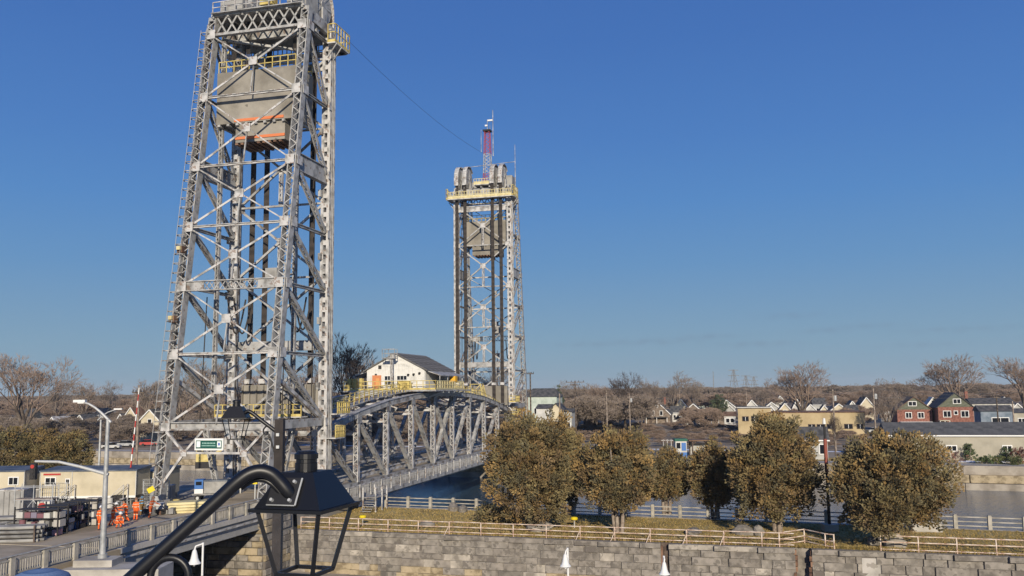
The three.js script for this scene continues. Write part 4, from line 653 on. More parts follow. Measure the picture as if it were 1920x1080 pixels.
// a house given by pixel columns and rows at a distance; gable 'front' (ridge runs away) or 'side' (ridge runs across)
function house(name, x0, x1, yr, ye, z, o, label, category = 'house') {
  const a = at(x0, ye, z), b = at(x1, ye, z), w = b[0] - a[0], E = (a[1] + b[1]) / 2, Rg = at((x0 + x1) / 2, yr, z)[1], dep = o.dep || w * 1.1, yaw = o.yaw ?? -.248;
  const g = thing(name, [(a[0] + b[0]) / 2, 0, -z], yaw, label, category), wm = wallMats[o.wall || 'white'], rm = o.roof || M.roof, hw = w / 2, ov = .35;
  if (o.flat) { new MB().box(0, E / 2, -dep / 2, w, E, dep).build('wall', wm, g); new MB().box(0, E + .12, -dep / 2, w + .3, .24, dep + .3).build('roof', rm, g); if (o.trim) new MB().box(0, E + .3, 0, w + .36, .14, .2).build('parapet', M.signWhite, g); }
  else if (o.gable === 'front') {
    const wl = new MB(), F = [[-hw, 0, 0], [hw, 0, 0], [hw, E, 0], [-hw, E, 0]], ap = [0, Rg - .1, 0], bk = v => [v[0], v[1], -dep];
    wl.quad(...F).quad(bk(F[1]), bk(F[0]), bk(F[3]), bk(F[2])).quad(F[1], bk(F[1]), bk(F[2]), F[2]).quad(bk(F[0]), F[0], F[3], bk(F[3])); wl.build('wall', wm, g);
    new MB().tri(F[3], F[2], ap).build('gable', o.gableMat || wm, g); new MB().tri(bk(F[2]), bk(F[3]), bk(ap)).build('gable', o.gableMat || wm, g);
    for (const s of [-1, 1]) { const sl = (Rg - E) / hw, e = [s * (hw + ov), E - ov * sl, 0], q = (v, zz, u) => [v[0], v[1] + u, zz], t = [0, Rg, 0], rb = new MB(); const V = [q(t, ov, 0), q(e, ov, 0), q(e, -dep - ov, 0), q(t, -dep - ov, 0), q(t, ov, .18), q(e, ov, .18), q(e, -dep - ov, .18), q(t, -dep - ov, .18)]; rb.hexa(s > 0 ? V : [V[3], V[2], V[1], V[0], V[7], V[6], V[5], V[4]]); const rf = rb.build('roof', rm, g); if (o.trim) new MB().bar(q(t, ov + .06, -.04), q(e, ov + .06, -.04), .1, .28).build('barge_board', M.signWhite, rf); }
  } else {
    new MB().box(0, E / 2, -dep / 2, w, E, dep).build('wall', wm, g);
    const hip = o.hip ? hw * .35 : 0, b2 = new MB(), A = [-hw - ov, E, ov], B = [hw + ov, E, ov], C2 = [hw + ov, E, -dep - ov], D = [-hw - ov, E, -dep - ov], r1 = [-hw - ov + hip, Rg, -dep / 2], r2 = [hw + ov - hip, Rg, -dep / 2];
    b2.quad(A, B, r2, r1).quad(C2, D, r1, r2); b2.tri(B, C2, r2).tri(D, A, r1); b2.quad(D, C2, B, A); b2.build('roof', rm, g); if (o.trim) new MB().box(0, E - .08, ov + .02, w + ov * 2, .22, .12).build('fascia', M.signWhite, g);
  }
  for (const [u, y, ww, hh, m] of o.win || []) { const f = new MB().box(u * hw, y, .04, ww + .3, hh + .3, .1).build('window', o.frame || M.signWhite, g); new MB().box(u * hw, y, .1, ww, hh, .06).build('pane', M.glass, f); if (ww > 1) new MB().box(u * hw, y, .14, .1, hh, .05).build('mullion', M.signWhite, f); }
  for (const [u, ww, hh, m] of o.door || []) new MB().box(u * hw, hh / 2, .05, ww, hh, .12).build('door', m || M.timber, g);
  for (const [u, d2, h2] of o.chim || []) new MB().box(u * hw, Rg + h2 / 2 - .8, -d2, .7, h2 + 1.2, .7).build('chimney', wallMats.brick, g);
  if (o.porch) { const [u, ww, h2, m] = o.porch; new MB().box(u * hw, h2, 1.1, ww, .16, 2.4).build('porch_roof', m || M.roof, g); for (const s of [-1, 0, 1]) new MB().box(u * hw + s * (ww / 2 - .1), h2 / 2, 2.1, .16, h2, .16).build('porch_post', M.signWhite, g); }
  return g;
}
house('house', 1208, 1256, 752, 776, 318, { gable: 'front', wall: 'brown', trim: 1, win: [[-.33, 3.6, .9, 1.5], [.33, 3.6, .9, 1.5], [0, 6.2, .6, 1]], door: [[-.5, 1, 2]], chim: [[.5, 8, 1.4]], porch: [0, 7.5, 2.2], dep: 11 }, 'brown gabled house with white barge boards and three white windows');
house('house', 985, 1044, 728, 744, 235, { gable: 'side', hip: 1, wall: 'mint', dep: 8, win: [[-.3, 6.8, 1.2, 1.4], [.35, 6.8, 1.2, 1.4]] }, 'pale green house with dark hipped roof beside the far tower');
house('house', 1006, 1030, 758, 766, 200, { gable: 'side', wall: 'white', dep: 6, win: [[.4, 4, 1, 1.4]], roof: M.roof }, 'low white house with dark roof in front of the pale green house');
house('house', 1031, 1053, 757, 768, 202, { gable: 'front', wall: 'cream', dep: 6, win: [[0, 4.6, 1.6, 1.2]] }, 'small cream gabled house beside the low white house');
house('house', 1054, 1072, 766, 772, 205, { gable: 'side', wall: 'grey', dep: 5, win: [[0, 4.2, 1.4, .9]] }, 'small grey house near the crossarm utility pole');
house('house', 1282, 1318, 757, 773, 330, { gable: 'front', wall: 'brown', dep: 9, roof: M.roof, trim: 1, win: [[0, 3.5, 1.2, 1.2]] }, 'dark roofed brown house next to the brown gabled house');
house('house', 1318, 1358, 761, 786, 300, { gable: 'front', wall: 'brown', dep: 10, roof: M.roofBrown, win: [[-.15, 5, .8, 1.1], [.15, 5, .8, 1.1]], porch: [-.2, 5, 2.2, M.roofBrown] }, 'brown gabled house with twin windows and brown porch roof');
house('shed', 1286, 1304, 783, 789, 285, { gable: 'front', wall: 'grey', roof: M.snow, dep: 4, door: [[0, 1.4, 1.8]] }, 'small shed with white roof by the brown porch house', 'shed');
house('shed', 1306, 1322, 786, 788, 280, { flat: 1, wall: 'brown', roof: M.green, dep: 3, win: [[0, 1.6, 1.6, .5]] }, 'low shed with a green awning by the brown porch house', 'shed');
house('house', 1346, 1378, 750, 763, 345, { gable: 'front', wall: 'white', dep: 14, win: [[0, 3.8, .9, 1.5]], trim: 1, chim: [[-.8, 3, 1]] }, 'white gabled house behind the brown porch house');
house('house', 1358, 1379, 772, 780, 282, { gable: 'side', wall: 'white', roof: M.roofBrown, dep: 6, win: [[-.4, 2, 1, 1.2], [.4, 2, 1, 1.2]] }, 'small white house with red brown roof beside the tan building');
house('tan_building', 1384, 1444, 766, 766, 232, { flat: 1, wall: 'tan', dep: 16, trim: 1, win: [[-.55, 4.2, 1.4, 1.0], [0, 4.2, 1.4, 1.0], [.55, 4.2, 1.4, 1.0]], frame: M.timber }, 'taller end block of the tan flat-roofed building', 'building');
house('tan_building', 1444.6, 1615, 774, 774, 228, { flat: 1, wall: 'tan', dep: 14, roof: M.rust, win: [[-.45, 2.2, 1.7, .9], [-.1, 2.2, 1.5, .9], [.08, 2.2, 1.5, .9], [.3, 2.2, 1.8, 1], [.66, 2.2, 1.8, 1], [.9, 2.2, 1.4, 1]], frame: M.timber, door: [[-.9, 1.2, 2.4]] }, 'long low tan flat-roofed building behind the grey cottage', 'building');
for (const [x0, x1, yr, ye, z, w, l] of [[1398, 1422, 750, 764, 300, 'white', 'white gable showing above the tan end block'], [1432, 1462, 754, 766, 320, 'grey', 'pale grey roofed house behind the tan end block'], [1462, 1482, 756, 768, 300, 'cream', 'cream gable behind the long tan building'], [1452, 1474, 742, 756, 400, 'white', 'white gabled house left of the vase-shaped tree'], [1486, 1504, 748, 766, 380, 'white', 'white house behind the vase-shaped tree trunk'], [1555, 1592, 757, 772, 300, 'cream', 'pale yellow gable above the long tan building'], [1586, 1612, 752, 770, 330, 'white', 'white gabled house right of the pale yellow gable'], [1608, 1632, 745, 764, 360, 'white', 'tall white house beside the utility pole'], [1332, 1350, 748, 758, 430, 'grey', 'small grey gabled house on the skyline'], [1310, 1335, 752, 757, 450, 'mint', 'low pale green roofed house on the skyline'], [262, 300, 768, 786, 235, 'cream', 'tan gabled house on the far bank left of the near tower'], [218, 234, 776, 788, 320, 'grey', 'grey house on the far bank behind the street lamps']]) house('house', x0, x1, yr, ye, z, { gable: 'front', wall: w, dep: 10, trim: 1, win: [[0, at((x0 + x1) / 2, ye + 5, z)[1], 1, 1.3]] }, l);
for (const [x0, x1, yr, ye, z, w, l] of [[20, 50, 778, 783, 330, 'grey', 'long low grey building among the thicket left of the evergreens'], [85, 112, 784, 787, 300, 'grey', 'low grey shed roof above the rounded evergreen'], [130, 160, 778, 782, 360, 'brown', 'low brown building in the thicket behind the street lamps']]) house('house', x0, x1, yr, ye, z, { gable: 'side', wall: w, dep: 8, trim: 1, win: [[-.4, 3, 1, 1], [.4, 3, 1, 1]] }, l);
{ const HL = ['right of the dark crossarm pole', 'right of the house with white barge boards', 'next to the dark roofed brown house', 'beside the red brown roofed white house', 'over the tan end block', 'where the tan end block meets the long wing', 'under the right side of the vase-shaped tree', 'right of the vase-shaped tree trunk', 'above the young bare tree', 'over the windows of the long tan building', 'at the right end of the long tan building', 'past the corner of the long tan building', 'behind the pole with the round lamp', 'left of the brick house with brown roof', 'between the two brick houses', 'right of the taller brick house', 'over the left end of the blue grey shed', 'over the right end of the blue grey shed', 'behind the beige outbuilding', 'under the large spreading bare tree', 'above the rounded evergreen', 'left of the street lamp arm', 'between the two street lamps', 'between the barrier boom and the tan gabled house', 'at the edge of the big evergreen', 'seen through the near tower portal', 'beside the upright leg of the near tower', 'seen under the machinery house'];
  const sp = [['white', M.roof, 'small white gabled house among the far trees'], ['grey', M.roof, 'small grey gabled house among the far trees'], ['cream', M.roofBrown, 'small cream gabled house with brown roof among the far trees'], ['white', M.steelPale, 'low white house with pale metal roof among the far trees'], ['brown', M.roof, 'small brown gabled house among the far trees']];
  [[1068, 0], [1268, 0], [1277, 2], [1368, 1], [1425, 0], [1446, 3], [1520, 0], [1536, 1], [1546, 2], [1575, 3], [1598, 4], [1625, 2], [1646, 0], [1662, 1], [1750, 3], [1832, 0], [1856, 2], [1884, 0], [1908, 1], [45, 0], [98, 3], [150, 1], [185, 0], [245, 2], [10, 1], [470, 3], [560, 1], [690, 0]].forEach(([x, k], i) => { const z = [285, 330, 375, 310, 350][i % 5], w = [17, 21, 26][i % 3], yb = at(x, 760, z), e = 2.8 + (i % 4) * .7, ye = (y0 => { let y = 700; while (at(x, y, z)[1] > e) y += 1; return y; })(), h = house('house', x - w / 2, x + w / 2, ye - 9 - (i % 3) * 4, ye, z, { gable: i % 3 === 1 ? 'side' : 'front', wall: sp[k][0], roof: sp[k][1], dep: 7, trim: 1, win: [[-.3, e * .55, .8, 1.1], [.3, e * .55, .8, 1.1]], yaw: pick([-.248, -.248, -.3, 1.32 - Math.PI / 2]) }, sp[k][2].replace('among the far trees', HL[i])); h.userData.group = 'small houses of the far town'; }); }
for (const [x, y, z, l] of [[1342, 738, 300, 'dark green spruce beside the white gabled house behind the brown porch house'], [1352, 742, 310, 'slimmer dark green spruce in the far town'], [1760, 742, 240, 'dark spruce between the two brick houses'], [1045, 722, 300, 'dark spire-shaped spruce beyond the pale green house']]) { const p = at(x, y, z), g = cedar([p[0], 0, p[2]], 2.4, p[1] * .5, p[1] * .5, l, { clumps: 90, sprays: 30, size: .5, floor: .8, trunk: .15, stems: 1, tint: [.35, .6, .75], group: 'dark spruces in the far town' }); }
{ // parked cars on the far bank road
  const mk = (p, yaw, m, label) => { const g = thing('parked_car', p, yaw, label, 'car', 'cars parked on the far bank'); new MB().prism([[-2.1, .35], [2.1, .35], [2.15, .8], [1.2, .95], [-2.05, .95], [-2.15, .7]], -.85, .85).build('body', m, g); new MB().prism([[-1.7, .95], [.95, .95], [.35, 1.48], [-1.2, 1.48]], -.75, .75).build('cabin', M.glass, g); new MB().box(-.4, 1.5, 0, 1.5, .05, 1.45).build('roof', m, g); for (const x of [-1.3, 1.3]) for (const z of [-.82, .82]) new MB().cyl([x, .33, z - .1], [x, .33, z + .1], .33, .33, 12).build('wheel', M.dark, g); };
  mk(gr(208, 842, 0), .1, M.white, 'white car parked beyond the trailers'); mk(gr(238, 838, 0), -.1, M.galv, 'silver car parked beyond the trailers'); mk(gr(280, 836, 0), .2, M.red, 'red car parked by the tan gabled house'); mk(gr(1640, 812, 0), .15, M.galv, 'silver car parked beside the brick houses'); mk(gr(1660, 815, 0), .1, M.dark, 'dark car parked beside the brick houses'); }
house('cottage', 1502, 1550, 801, 825, 152, { gable: 'side', wall: 'grey', dep: 5, trim: 1, win: [[.62, 1.75, .9, 1.5]] }, 'small grey cottage with dark roof and white framed window on the far quay', 'cottage');
house('brick_house', 1684, 1745, 745, 768, 232, { gable: 'front', wall: 'brick', gableMat: wallMats.green, dep: 11, trim: 0, win: [[-.35, 4.6, 1.3, 1.3], [.35, 4.6, 1.3, 1.3], [-.1, 7.6, 1.8, 1]], roof: M.roofBrown, porch: [0, 7.6, 2.9, M.signWhite] }, 'brick house with green gable and brown roof behind the long building');
house('brick_house', 1761, 1822, 737, 763, 226, { gable: 'front', wall: 'brick', gableMat: wallMats.green, dep: 11, win: [[-.5, 5, 1.6, 1.4], [0, 5.3, .7, .8], [.5, 5, 1.6, 1.4], [.1, 8.2, 1.6, 1]], chim: [[.8, 3, .6]], porch: [-.75, 2.4, 3.4, M.cream] }, 'taller brick house with green gable and yellow porch behind the long building');
house('house', 1826, 1898, 746, 757, 236, { gable: 'side', wall: 'white', roof: M.roof, dep: 9, win: [[-.5, 6, 1.4, 1], [.4, 6, 1.4, 1]] }, 'long white house with grey roof right of the brick houses');
house('shed', 1841, 1896, 760, 771, 205, { gable: 'side', wall: 'blue', roof: M.roof, dep: 6, win: [[.2, 4.2, 3.4, .9]] }, 'blue grey shed in front of the long white house', 'shed');
house('shed', 1898, 1925, 766, 774, 215, { gable: 'side', wall: 'beige', roof: M.roof, dep: 6, win: [[.2, 3.6, 1.4, .9]] }, 'beige outbuilding beside the blue grey shed', 'shed');
house('long_building', 1677, 2010, 793, 816, 146, { gable: 'side', wall: 'beige', roof: S(tex([[.06, .062, .064], [.085, .086, .088], [.11, .11, .11]], 3, { s: 70, oct: 7 }), .95), dep: 9, trim: 1, win: [[-.335, 1.95, 1.35, .75], [.235, 1.9, 1.2, .9], [.7, 1.95, 1.35, .8]] }, 'long low beige building with dark grey roof and small white windows', 'building');
{ const p = gr(1276, 857), g = thing('ticket_booth', [p[0], 0, p[2]], 0, 'white booth with green roof and blue base on the far quay', 'booth'); new MB().box(0, .45, 0, 2.0, .9, 2).build('base_panel', M.blue, g); new MB().box(0, 1.9, 0, 2, 2, 2).build('wall', M.white, g); new MB().box(-.5, 2.1, 1.02, .7, 1, .06).build('window', M.glass, g); new MB().box(.45, 1.9, 1.02, .8, 1.4, .06).build('poster', M.blue, g); new MB().box(0, 3.1, 0, 2.3, .4, 2.3).build('roof', M.green, g); for (const s of [-1.6, -2.3, -3]) new MB().box(s, 1.6, 0, .1, 3.2, .1).box(s, 3, 0, .8, .1, .1).build('scaffold_frame', M.steelPale, g); }
{ const p = gr(1313, 856), g = thing('picnic_shelter', [p[0], 0, p[2]], 0, 'open timber shelter with flat brown roof on the far quay', 'shelter'); new MB().box(0, 2.95, 0, 4.6, .18, 3.6).build('roof', M.roofBrown, g); for (const x of [-1.6, 1.6]) for (const z of [-1.3, 1.3]) { new MB().box(x, 1.45, z, .22, 2.9, .22).build('post', M.timber, g); new MB().bar([x, 2.2, z], [x * .5, 2.85, z], .14, .14).build('brace', M.timber, g); } new MB().box(0, 1.2, -1.4, 3.4, 2.2, .1).build('back_panel', wallMats.grey, g); }
// utility poles, pylons
function pole(px, yt, z, label, o = {}) { const p = at(px, yt, z), g = thing('utility_pole', [p[0], 0, p[2]], 0, label, 'pole', 'utility poles on the far bank'); new MB().cyl([0, 0, 0], [0, p[1], 0], .2, .13, 7).build('pole', o.dark ? M.bark : M.barkPale, g); for (const [dy, w] of o.arms || []) { new MB().box(0, p[1] - dy, .15, w, .16, .14).build('crossarm', M.bark, g); for (const s of [-.45, -.2, .2, .45]) new MB().cyl([s * w, p[1] - dy + .05, .15], [s * w, p[1] - dy + .4, .15], .09, .05, 5).build('insulator', M.dark, g); } if (o.tank) new MB().cyl([.4, p[1] - 2.2, 0], [.4, p[1] - 1.2, 0], .32, .32, 8).build('transformer', M.galv, g); return g; }
const P1 = pole(1078, 714, 190, 'dark utility pole with two wide crossarms by the pale green house', { arms: [[.3, 4], [.9, 2]], dark: 1 }); pole(1137, 732, 205, 'tall plain utility pole behind the four-stemmed cedar', { arms: [[.4, 1.8]] }); pole(1180, 738, 230, 'thin utility pole with transformer near the tall twin-topped tree', { tank: 1 }); pole(1049, 738, 180, 'short lamp pole in front of the cream gabled house', {}); pole(1561, 730, 170, 'utility pole with transformer beside the grey cottage', { tank: 1, arms: [[.4, 1.6]] }); pole(1637, 727, 175, 'utility pole with round lamp left of the brick houses', { tank: 1 }); pole(1868, 742, 190, 'dark utility pole beside the blue grey shed', { dark: 1, arms: [[.4, 1.6]] }); pole(1898, 752, 170, 'pale utility pole behind the long building', {}); pole(1399, 735, 260, 'pale utility pole rising behind the tan end block', {}); pole(994, 698, 175, 'tall thin pole beside the far tower', { dark: 1, arms: [[.3, 1.4]] }); pole(261, 722, 118, 'utility pole behind the barrier boom', { arms: [[1, 1.6]] }); pole(989, 745, 165, 'small pole beside the far tower base', {});
{ // wires between the poles
  const wire = (a, b, l) => { const g = thing('power_line', a, 0, l, 'cable', 'power lines over the far bank'); const pts = []; for (let k = 0; k <= 14; k++) { const f = k / 14, p = mix(a, b, f); p[1] -= 1.6 * 4 * f * (1 - f); pts.push(sub(p, a)); } new MB().tube(pts, .03, 3).build('wire', M.steelDark, g); };
  wire(at(1137, 740, 205), at(1078, 740, 190), 'power line from the plain utility pole to the crossarm pole'); wire(at(1137, 740, 205), at(1637, 728, 175), 'power line from the plain utility pole to the pole by the brick houses'); wire(at(1637, 728, 175), at(1960, 722, 175), 'upper power line over the long building'); wire(at(1561, 735, 170), at(1960, 727, 172), 'lower power line over the long building'); wire(at(261, 728, 118), at(330, 726, 118), 'power line from the pole behind the barrier boom');
}
for (const [x, y, z, l] of [[1375, 693, 900, 'tallest lattice power pylon on the skyline'], [1398, 704, 1000, 'middle lattice power pylon on the skyline'], [1413, 706, 1100, 'faint right lattice power pylon on the skyline']]) { const p = at(x, y, z), g = thing('power_pylon', [p[0], 0, p[2]], .3, l, 'pylon', 'power pylons on the skyline'), H = p[1], b = new MB(), w = yy => 4.2 * (1 - yy / H) + .5; for (const [sx, sz] of [[-1, -1], [1, -1], [1, 1], [-1, 1]]) b.bar([sx * w(0), 0, sz * w(0)], [sx * .5, H, sz * .5], .4, .4); for (let y2 = 0; y2 < H - 3; y2 += 4) b.bar([-w(y2), y2, w(y2)], [w(y2 + 4), y2 + 4, w(y2 + 4)], .25, .25).bar([w(y2), y2, w(y2)], [-w(y2 + 4), y2 + 4, w(y2 + 4)], .25, .25); b.build('tower_frame', M.steelDark, g); for (const f of [.98, .8, .62]) new MB().bar([-7 * (1.3 - f * .5), H * f, 0], [7 * (1.3 - f * .5), H * f, 0], .4, .5).build('crossarm', M.steelDark, g); }
{ const p = at(1337, 696, 900), g = thing('radio_pole', [p[0], 0, p[2]], 0, 'thin radio mast on the skyline left of the pylons', 'mast'); new MB().cyl([0, 0, 0], [0, p[1], 0], .5, .3, 5).build('pole', M.steelDark, g); }
{ // slim dark lamp post in the park with concrete foot
  const p = gr(1556, 996), top = at(1548, 795, -p[2])[1], g = thing('park_lamp_post', p, 0, 'slim black lamp post on a concrete foot between the two broad cedars', 'lamp post'); new MB().box(0, .3, 0, 1.2, .6, 1.0).build('footing', M.concPale, g); new MB().cyl([0, .5, 0], [0, top, 0], .14, .1, 8).build('pole', M.blackMatte, g); new MB().cyl([0, top * .55, 0], [0, top * .86, 0], .16, .16, 8).build('red_sleeve', K(.25, .07, .05, .7), g); new MB().cyl([0, top, 0], [0, top + .5, 0], .16, .1, 8).build('finial', M.signWhite, g); }

// ---------- work site on the left ----------
const site = (px, py, l = 2.0) => gr(px, py, l);
function trailer(x0, x1, yt, yb, z, label, o = {}) {
  const a = at(x0, yb, z), b = at(x1, yb, z), w = b[0] - a[0], h = at((x0 + x1) / 2, yt, z)[1] - a[1], y0 = a[1] - 2.0, g = thing('site_trailer', [(a[0] + b[0]) / 2, 2.0, -z], o.yaw || 0, label, 'trailer', 'office trailers on the work site'), dep = o.dep || 3.2;
  new MB().box(0, y0 + h / 2, -dep / 2, w, h, dep).build('wall', M.cream, g);
  new MB().hexa([[-w / 2 - .1, y0 + h, .1], [w / 2 + .1, y0 + h, .1], [w / 2 + .1, y0 + h, -dep - .1], [-w / 2 - .1, y0 + h, -dep - .1], [-w / 2 - .1, y0 + h + .12, .1], [w / 2 + .1, y0 + h + .12, .1], [w / 2 + .1, y0 + h + .3, -dep - .1], [-w / 2 - .1, y0 + h + .3, -dep - .1]]).build('roof', M.roofBlue, g);
  for (let k = 0; k <= Math.round(w / 3); k++) new MB().box(-w / 2 + k * w / Math.round(w / 3), y0 + h / 2, .03, .07, h, .05).build('panel_seam', M.white, g);
  for (const [u, ww, hh, yy] of o.win || []) { const f = new MB().box(u * w / 2, y0 + (yy || h * .62), .04, ww + .16, hh + .16, .08).build('window', M.signWhite, g); for (const s of [-1, 1]) new MB().box(u * w / 2 + s * ww * .26, y0 + (yy || h * .62), .09, ww * .44, hh, .04).build('pane', M.glass, f); }
  new MB().box(0, y0 - .1, 0, w, .2, .1).build('skirt', M.signWhite, g);
  for (let k = 0; k < 5; k++) new MB().box(-w * .42 + k * w * .21, y0 / 2, -dep / 2, .4, y0, dep * .8).build('support_block', M.concrete, g);
  if (o.red) new MB().box(-w / 2 + 1.1, y0 + h * .9, .05, 1.6, .16, .04).build('sign_strip', M.red, g);
  for (const u of o.steps || []) { const b2 = new MB(); for (let k = 0; k < 4; k++) b2.box(u * w / 2 + k * .3 - .6, .2 + k * y0 / 5, .7, .32, .06, 1); for (const q of [.3, 1.2]) b2.bar([u * w / 2 - .7, 1.0, q], [u * w / 2 + .5, y0 + 1.1, q], .05, .05).bar([u * w / 2 + .5, 0, q], [u * w / 2 + .5, y0 + 1.1, q], .06, .06).bar([u * w / 2 - .7, 0, q], [u * w / 2 - .7, 1, q], .06, .06); b2.build('steps', M.steelPale, g); }
  return g;
}
trailer(74, 254, 884, 931, 84, 'long cream site trailer with grey blue roof and red sign strip', { win: [[-.78, .9, .6], [-.42, .3, .3]], red: 1, steps: [-.35, .75] });
trailer(-60, 44, 885, 931, 82, 'cream site trailer with a single window behind the grey container', { win: [[.62, .8, .6]], steps: [] });
trailer(256, 300, 886, 932, 88, 'small grey sided site trailer beside the tower leg', { win: [[.2, .6, .6]], dep: 5 });
for (const [x, y, w, h, d, m, l] of [[28, 968, 2.3, 2.3, 2.2, 'greyBox', 'grey steel container behind the pipe racks'], [66, 950, 1.1, 1.6, 1.2, 'greyBox', 'narrow grey cabinet beside the grey steel container'], [308, 940, 1.7, 1.5, 1.2, 'greyBox', 'plain grey electrical cabinet beside the tower leg'], [440, 925, 1.6, 1.6, 1.4, 'white', 'white striped cabinet at the tower portal']]) { const p = site(x, y), g = thing('container', p, .06, l, 'container'); new MB().box(0, h / 2, 0, w, h, d).build('body', M[m], g); const b = new MB(); for (let k = 0; k < 5; k++) b.box(-w / 2 + (k + .5) * w / 5, h / 2, d / 2 + .02, .06, h * .92, .05); b.build('ribs', M.steelDark, g); new MB().box(0, h + .04, 0, w + .08, .08, d + .08).build('lid', M.steelPale, g); }
// material racks stacked with bundles
{ const colors = [M.white, M.steelDark, M.greyBox, K(.2, .09, .11, .8), K(.42, .24, .25, .8), M.timber, M.dark, M.concPale, K(.2, .18, .24, .8), M.concPale, M.white, M.gravel];
  for (const [x, y, w, n, l] of [[66, 1008, 3.4, 5, 'steel rack of mixed pale and maroon bundles by the road rail'], [96, 1000, 2.6, 5, 'steel rack with a red round sign and grey bundles'], [126, 994, 2.0, 4, 'steel rack of dark crates beside the white pails'], [152, 988, 2.6, 4, 'steel rack of dark boxes nearest the standing worker']]) {
    const p = site(x, y), g = thing('material_rack', p, -.1, l, 'rack', 'material racks on the work site');
    for (const sx of [-1, 1]) for (const sz of [0, 1]) new MB().box(sx * w / 2, 1.1, -sz * 1.2, .08, 2.2, .08).build('post', M.dark, g);
    for (let k = 0; k < 4; k++) { new MB().box(0, .12 + k * .62, -.6, w, .06, 1.25).build('shelf', M.dark, g); let u = -w / 2 + .1; while (k < 3 && u < w / 2 - .3) { const ww = rr(.3, .6), hh = rr(.3, .5), q = new MB(); if (rnd() < .5) q.box(u + ww / 2, .15 + k * .62 + hh / 2, -.4 + rr(-.1, .1), ww - .05, hh, .7); else q.cyl([u + ww / 2, .15 + k * .62, -.4], [u + ww / 2, .15 + k * .62 + hh, -.4], ww * .42, ww * .42, 10); q.build('bundle', pick(colors), g); u += ww; } }
  }
  { const p = add(site(88, 985), [0, 0, .9]), g = thing('round_sign', p, 0, 'small red round sign on the rack of grey bundles', 'sign'); new MB().box(0, .75, -.05, .06, 1.5, .06).build('post', M.dark, g); new MB().cyl([0, 1.6, -.02], [0, 1.6, .03], .3, .3, 16).build('disc', M.red, g); }
  for (const [x, y, m, l] of [[122, 997, 'white', 'white pail beside the dark crate rack'], [142, 992, 'white', 'larger white pail between the racks'], [155, 990, 'blue', 'blue pail next to the larger white pail']]) { const p = add(site(x, y), [0, 0, .9]), g = thing('pail', p, 0, l, 'pail', 'pails on the work site'); new MB().lathe([[.22, 0], [.27, .62], [.29, .62], [.29, .68], [0, .7]], [0, 0, 0], 12).build('body', M[m], g); new MB().tube([0, 1, 2, 3, 4].map(k => [.27 * Math.cos(k * .785), .66 + .22 * Math.sin(k * .785), .0]), .02, 4).build('handle', M.steelDark, g); }
  { const p = add(site(133, 985), [0, .2, .6]), g = thing('yellow_tarp', p, 0, 'bright yellow folded tarp hanging on the dark crate rack', 'tarp'); const b = new MB(); for (let k = 0; k < 5; k++) b.hexa([[-.3 + k * .12, -.2, .05 * (k % 2)], [-.16 + k * .12, -.2, .05 * ((k + 1) % 2)], [-.16 + k * .12, -.2, -.1], [-.3 + k * .12, -.2, -.1], [-.22 + k * .09, 1.7, .04 * (k % 2)], [-.13 + k * .09, 1.7, .04 * ((k + 1) % 2)], [-.13 + k * .09, 1.7, -.06], [-.22 + k * .09, 1.7, -.06]]); b.build('fabric', M.hiYellow, g); } }
// long pipe bundles and pallets in the left corner
for (const [x, y, w, l] of [[18, 1000, 3.6, 'stack of grey pipes in front of the grey container'], [30, 1020, 3.2, 'low stack of dark planks by the road rail at the site corner']]) { const p = site(x, y), g = thing('pipe_stack', p, .15, l, 'stack'); for (let k = 0; k < 4; k++) for (let i = 0; i < 4; i++) new MB().cyl([-w / 2 + rr(-.2, .2), .2 + k * .3, -i * .32], [w / 2 + rr(-.2, .2), .2 + k * .3, -i * .32], .13, .13, 8).build('pipe', (k + i) % 3 ? M.steelDark : M.greyBox, g); for (const s of [-.8, .8]) new MB().box(s * w / 2, .65, .3, .1, 1.3, .1).build('stake', M.timber, g); }
// temporary fence panels
{ const Lb = ['temporary mesh fence panel beside the racks', 'temporary mesh fence panel below the long trailer steps', 'temporary mesh fence panel by the barrier boom', 'temporary mesh fence panel beside the small trailer', 'temporary mesh fence panel at the tower leg'];
  [[98, 952, .05], [160, 948, 0], [232, 945, 0], [262, 945, .1], [292, 948, 0]].forEach(([x, y, yaw], i) => { const p = site(x, y), g = thing('fence_panel', p, yaw, Lb[i], 'fence', 'temporary fence panels'); for (const s of [-1.2, 0, 1.2]) new MB().cyl([s, 0, 0], [s, 2.3, 0], .05, .05, 6).build('post', M.galv, g); const b = new MB(); for (let k = 0; k <= 5; k++) b.box(0, .2 + k * .42, 0, 2.4, .025, .02); for (let k = 0; k <= 12; k++) b.box(-1.2 + k * .2, 1.2, 0, .018, 2.1, .02); b.build('mesh', M.galv, g); }); }
{ const Lc = ['grey steel drum beside the racks', 'rust brown drum beside the racks', 'blue steel drum beside the racks', 'white drum by the long trailer', 'dark drum by the tower leg', 'yellow drum by the formwork stack']; [[108, 975, M.greyBox], [116, 973, M.rust], [48, 985, M.blue], [205, 952, M.white], [300, 958, M.dark], [330, 955, M.yellow]].forEach(([x, y, m], i) => { const g = thing('steel_drum', site(x, y), 0, Lc[i], 'drum', 'drums on the work site'); new MB().lathe([[0, 0], [.29, 0], [.29, .28], [.31, .3], [.29, .32], [.29, .58], [.31, .6], [.29, .62], [.29, .88], [.27, .88], [.27, .86], [0, .86]], [0, 0, 0], 16).build('drum_body', m, g); new MB().cyl([.15, .86, 0], [.15, .9, 0], .04, .04, 8).build('bung', M.galv, g); }); }
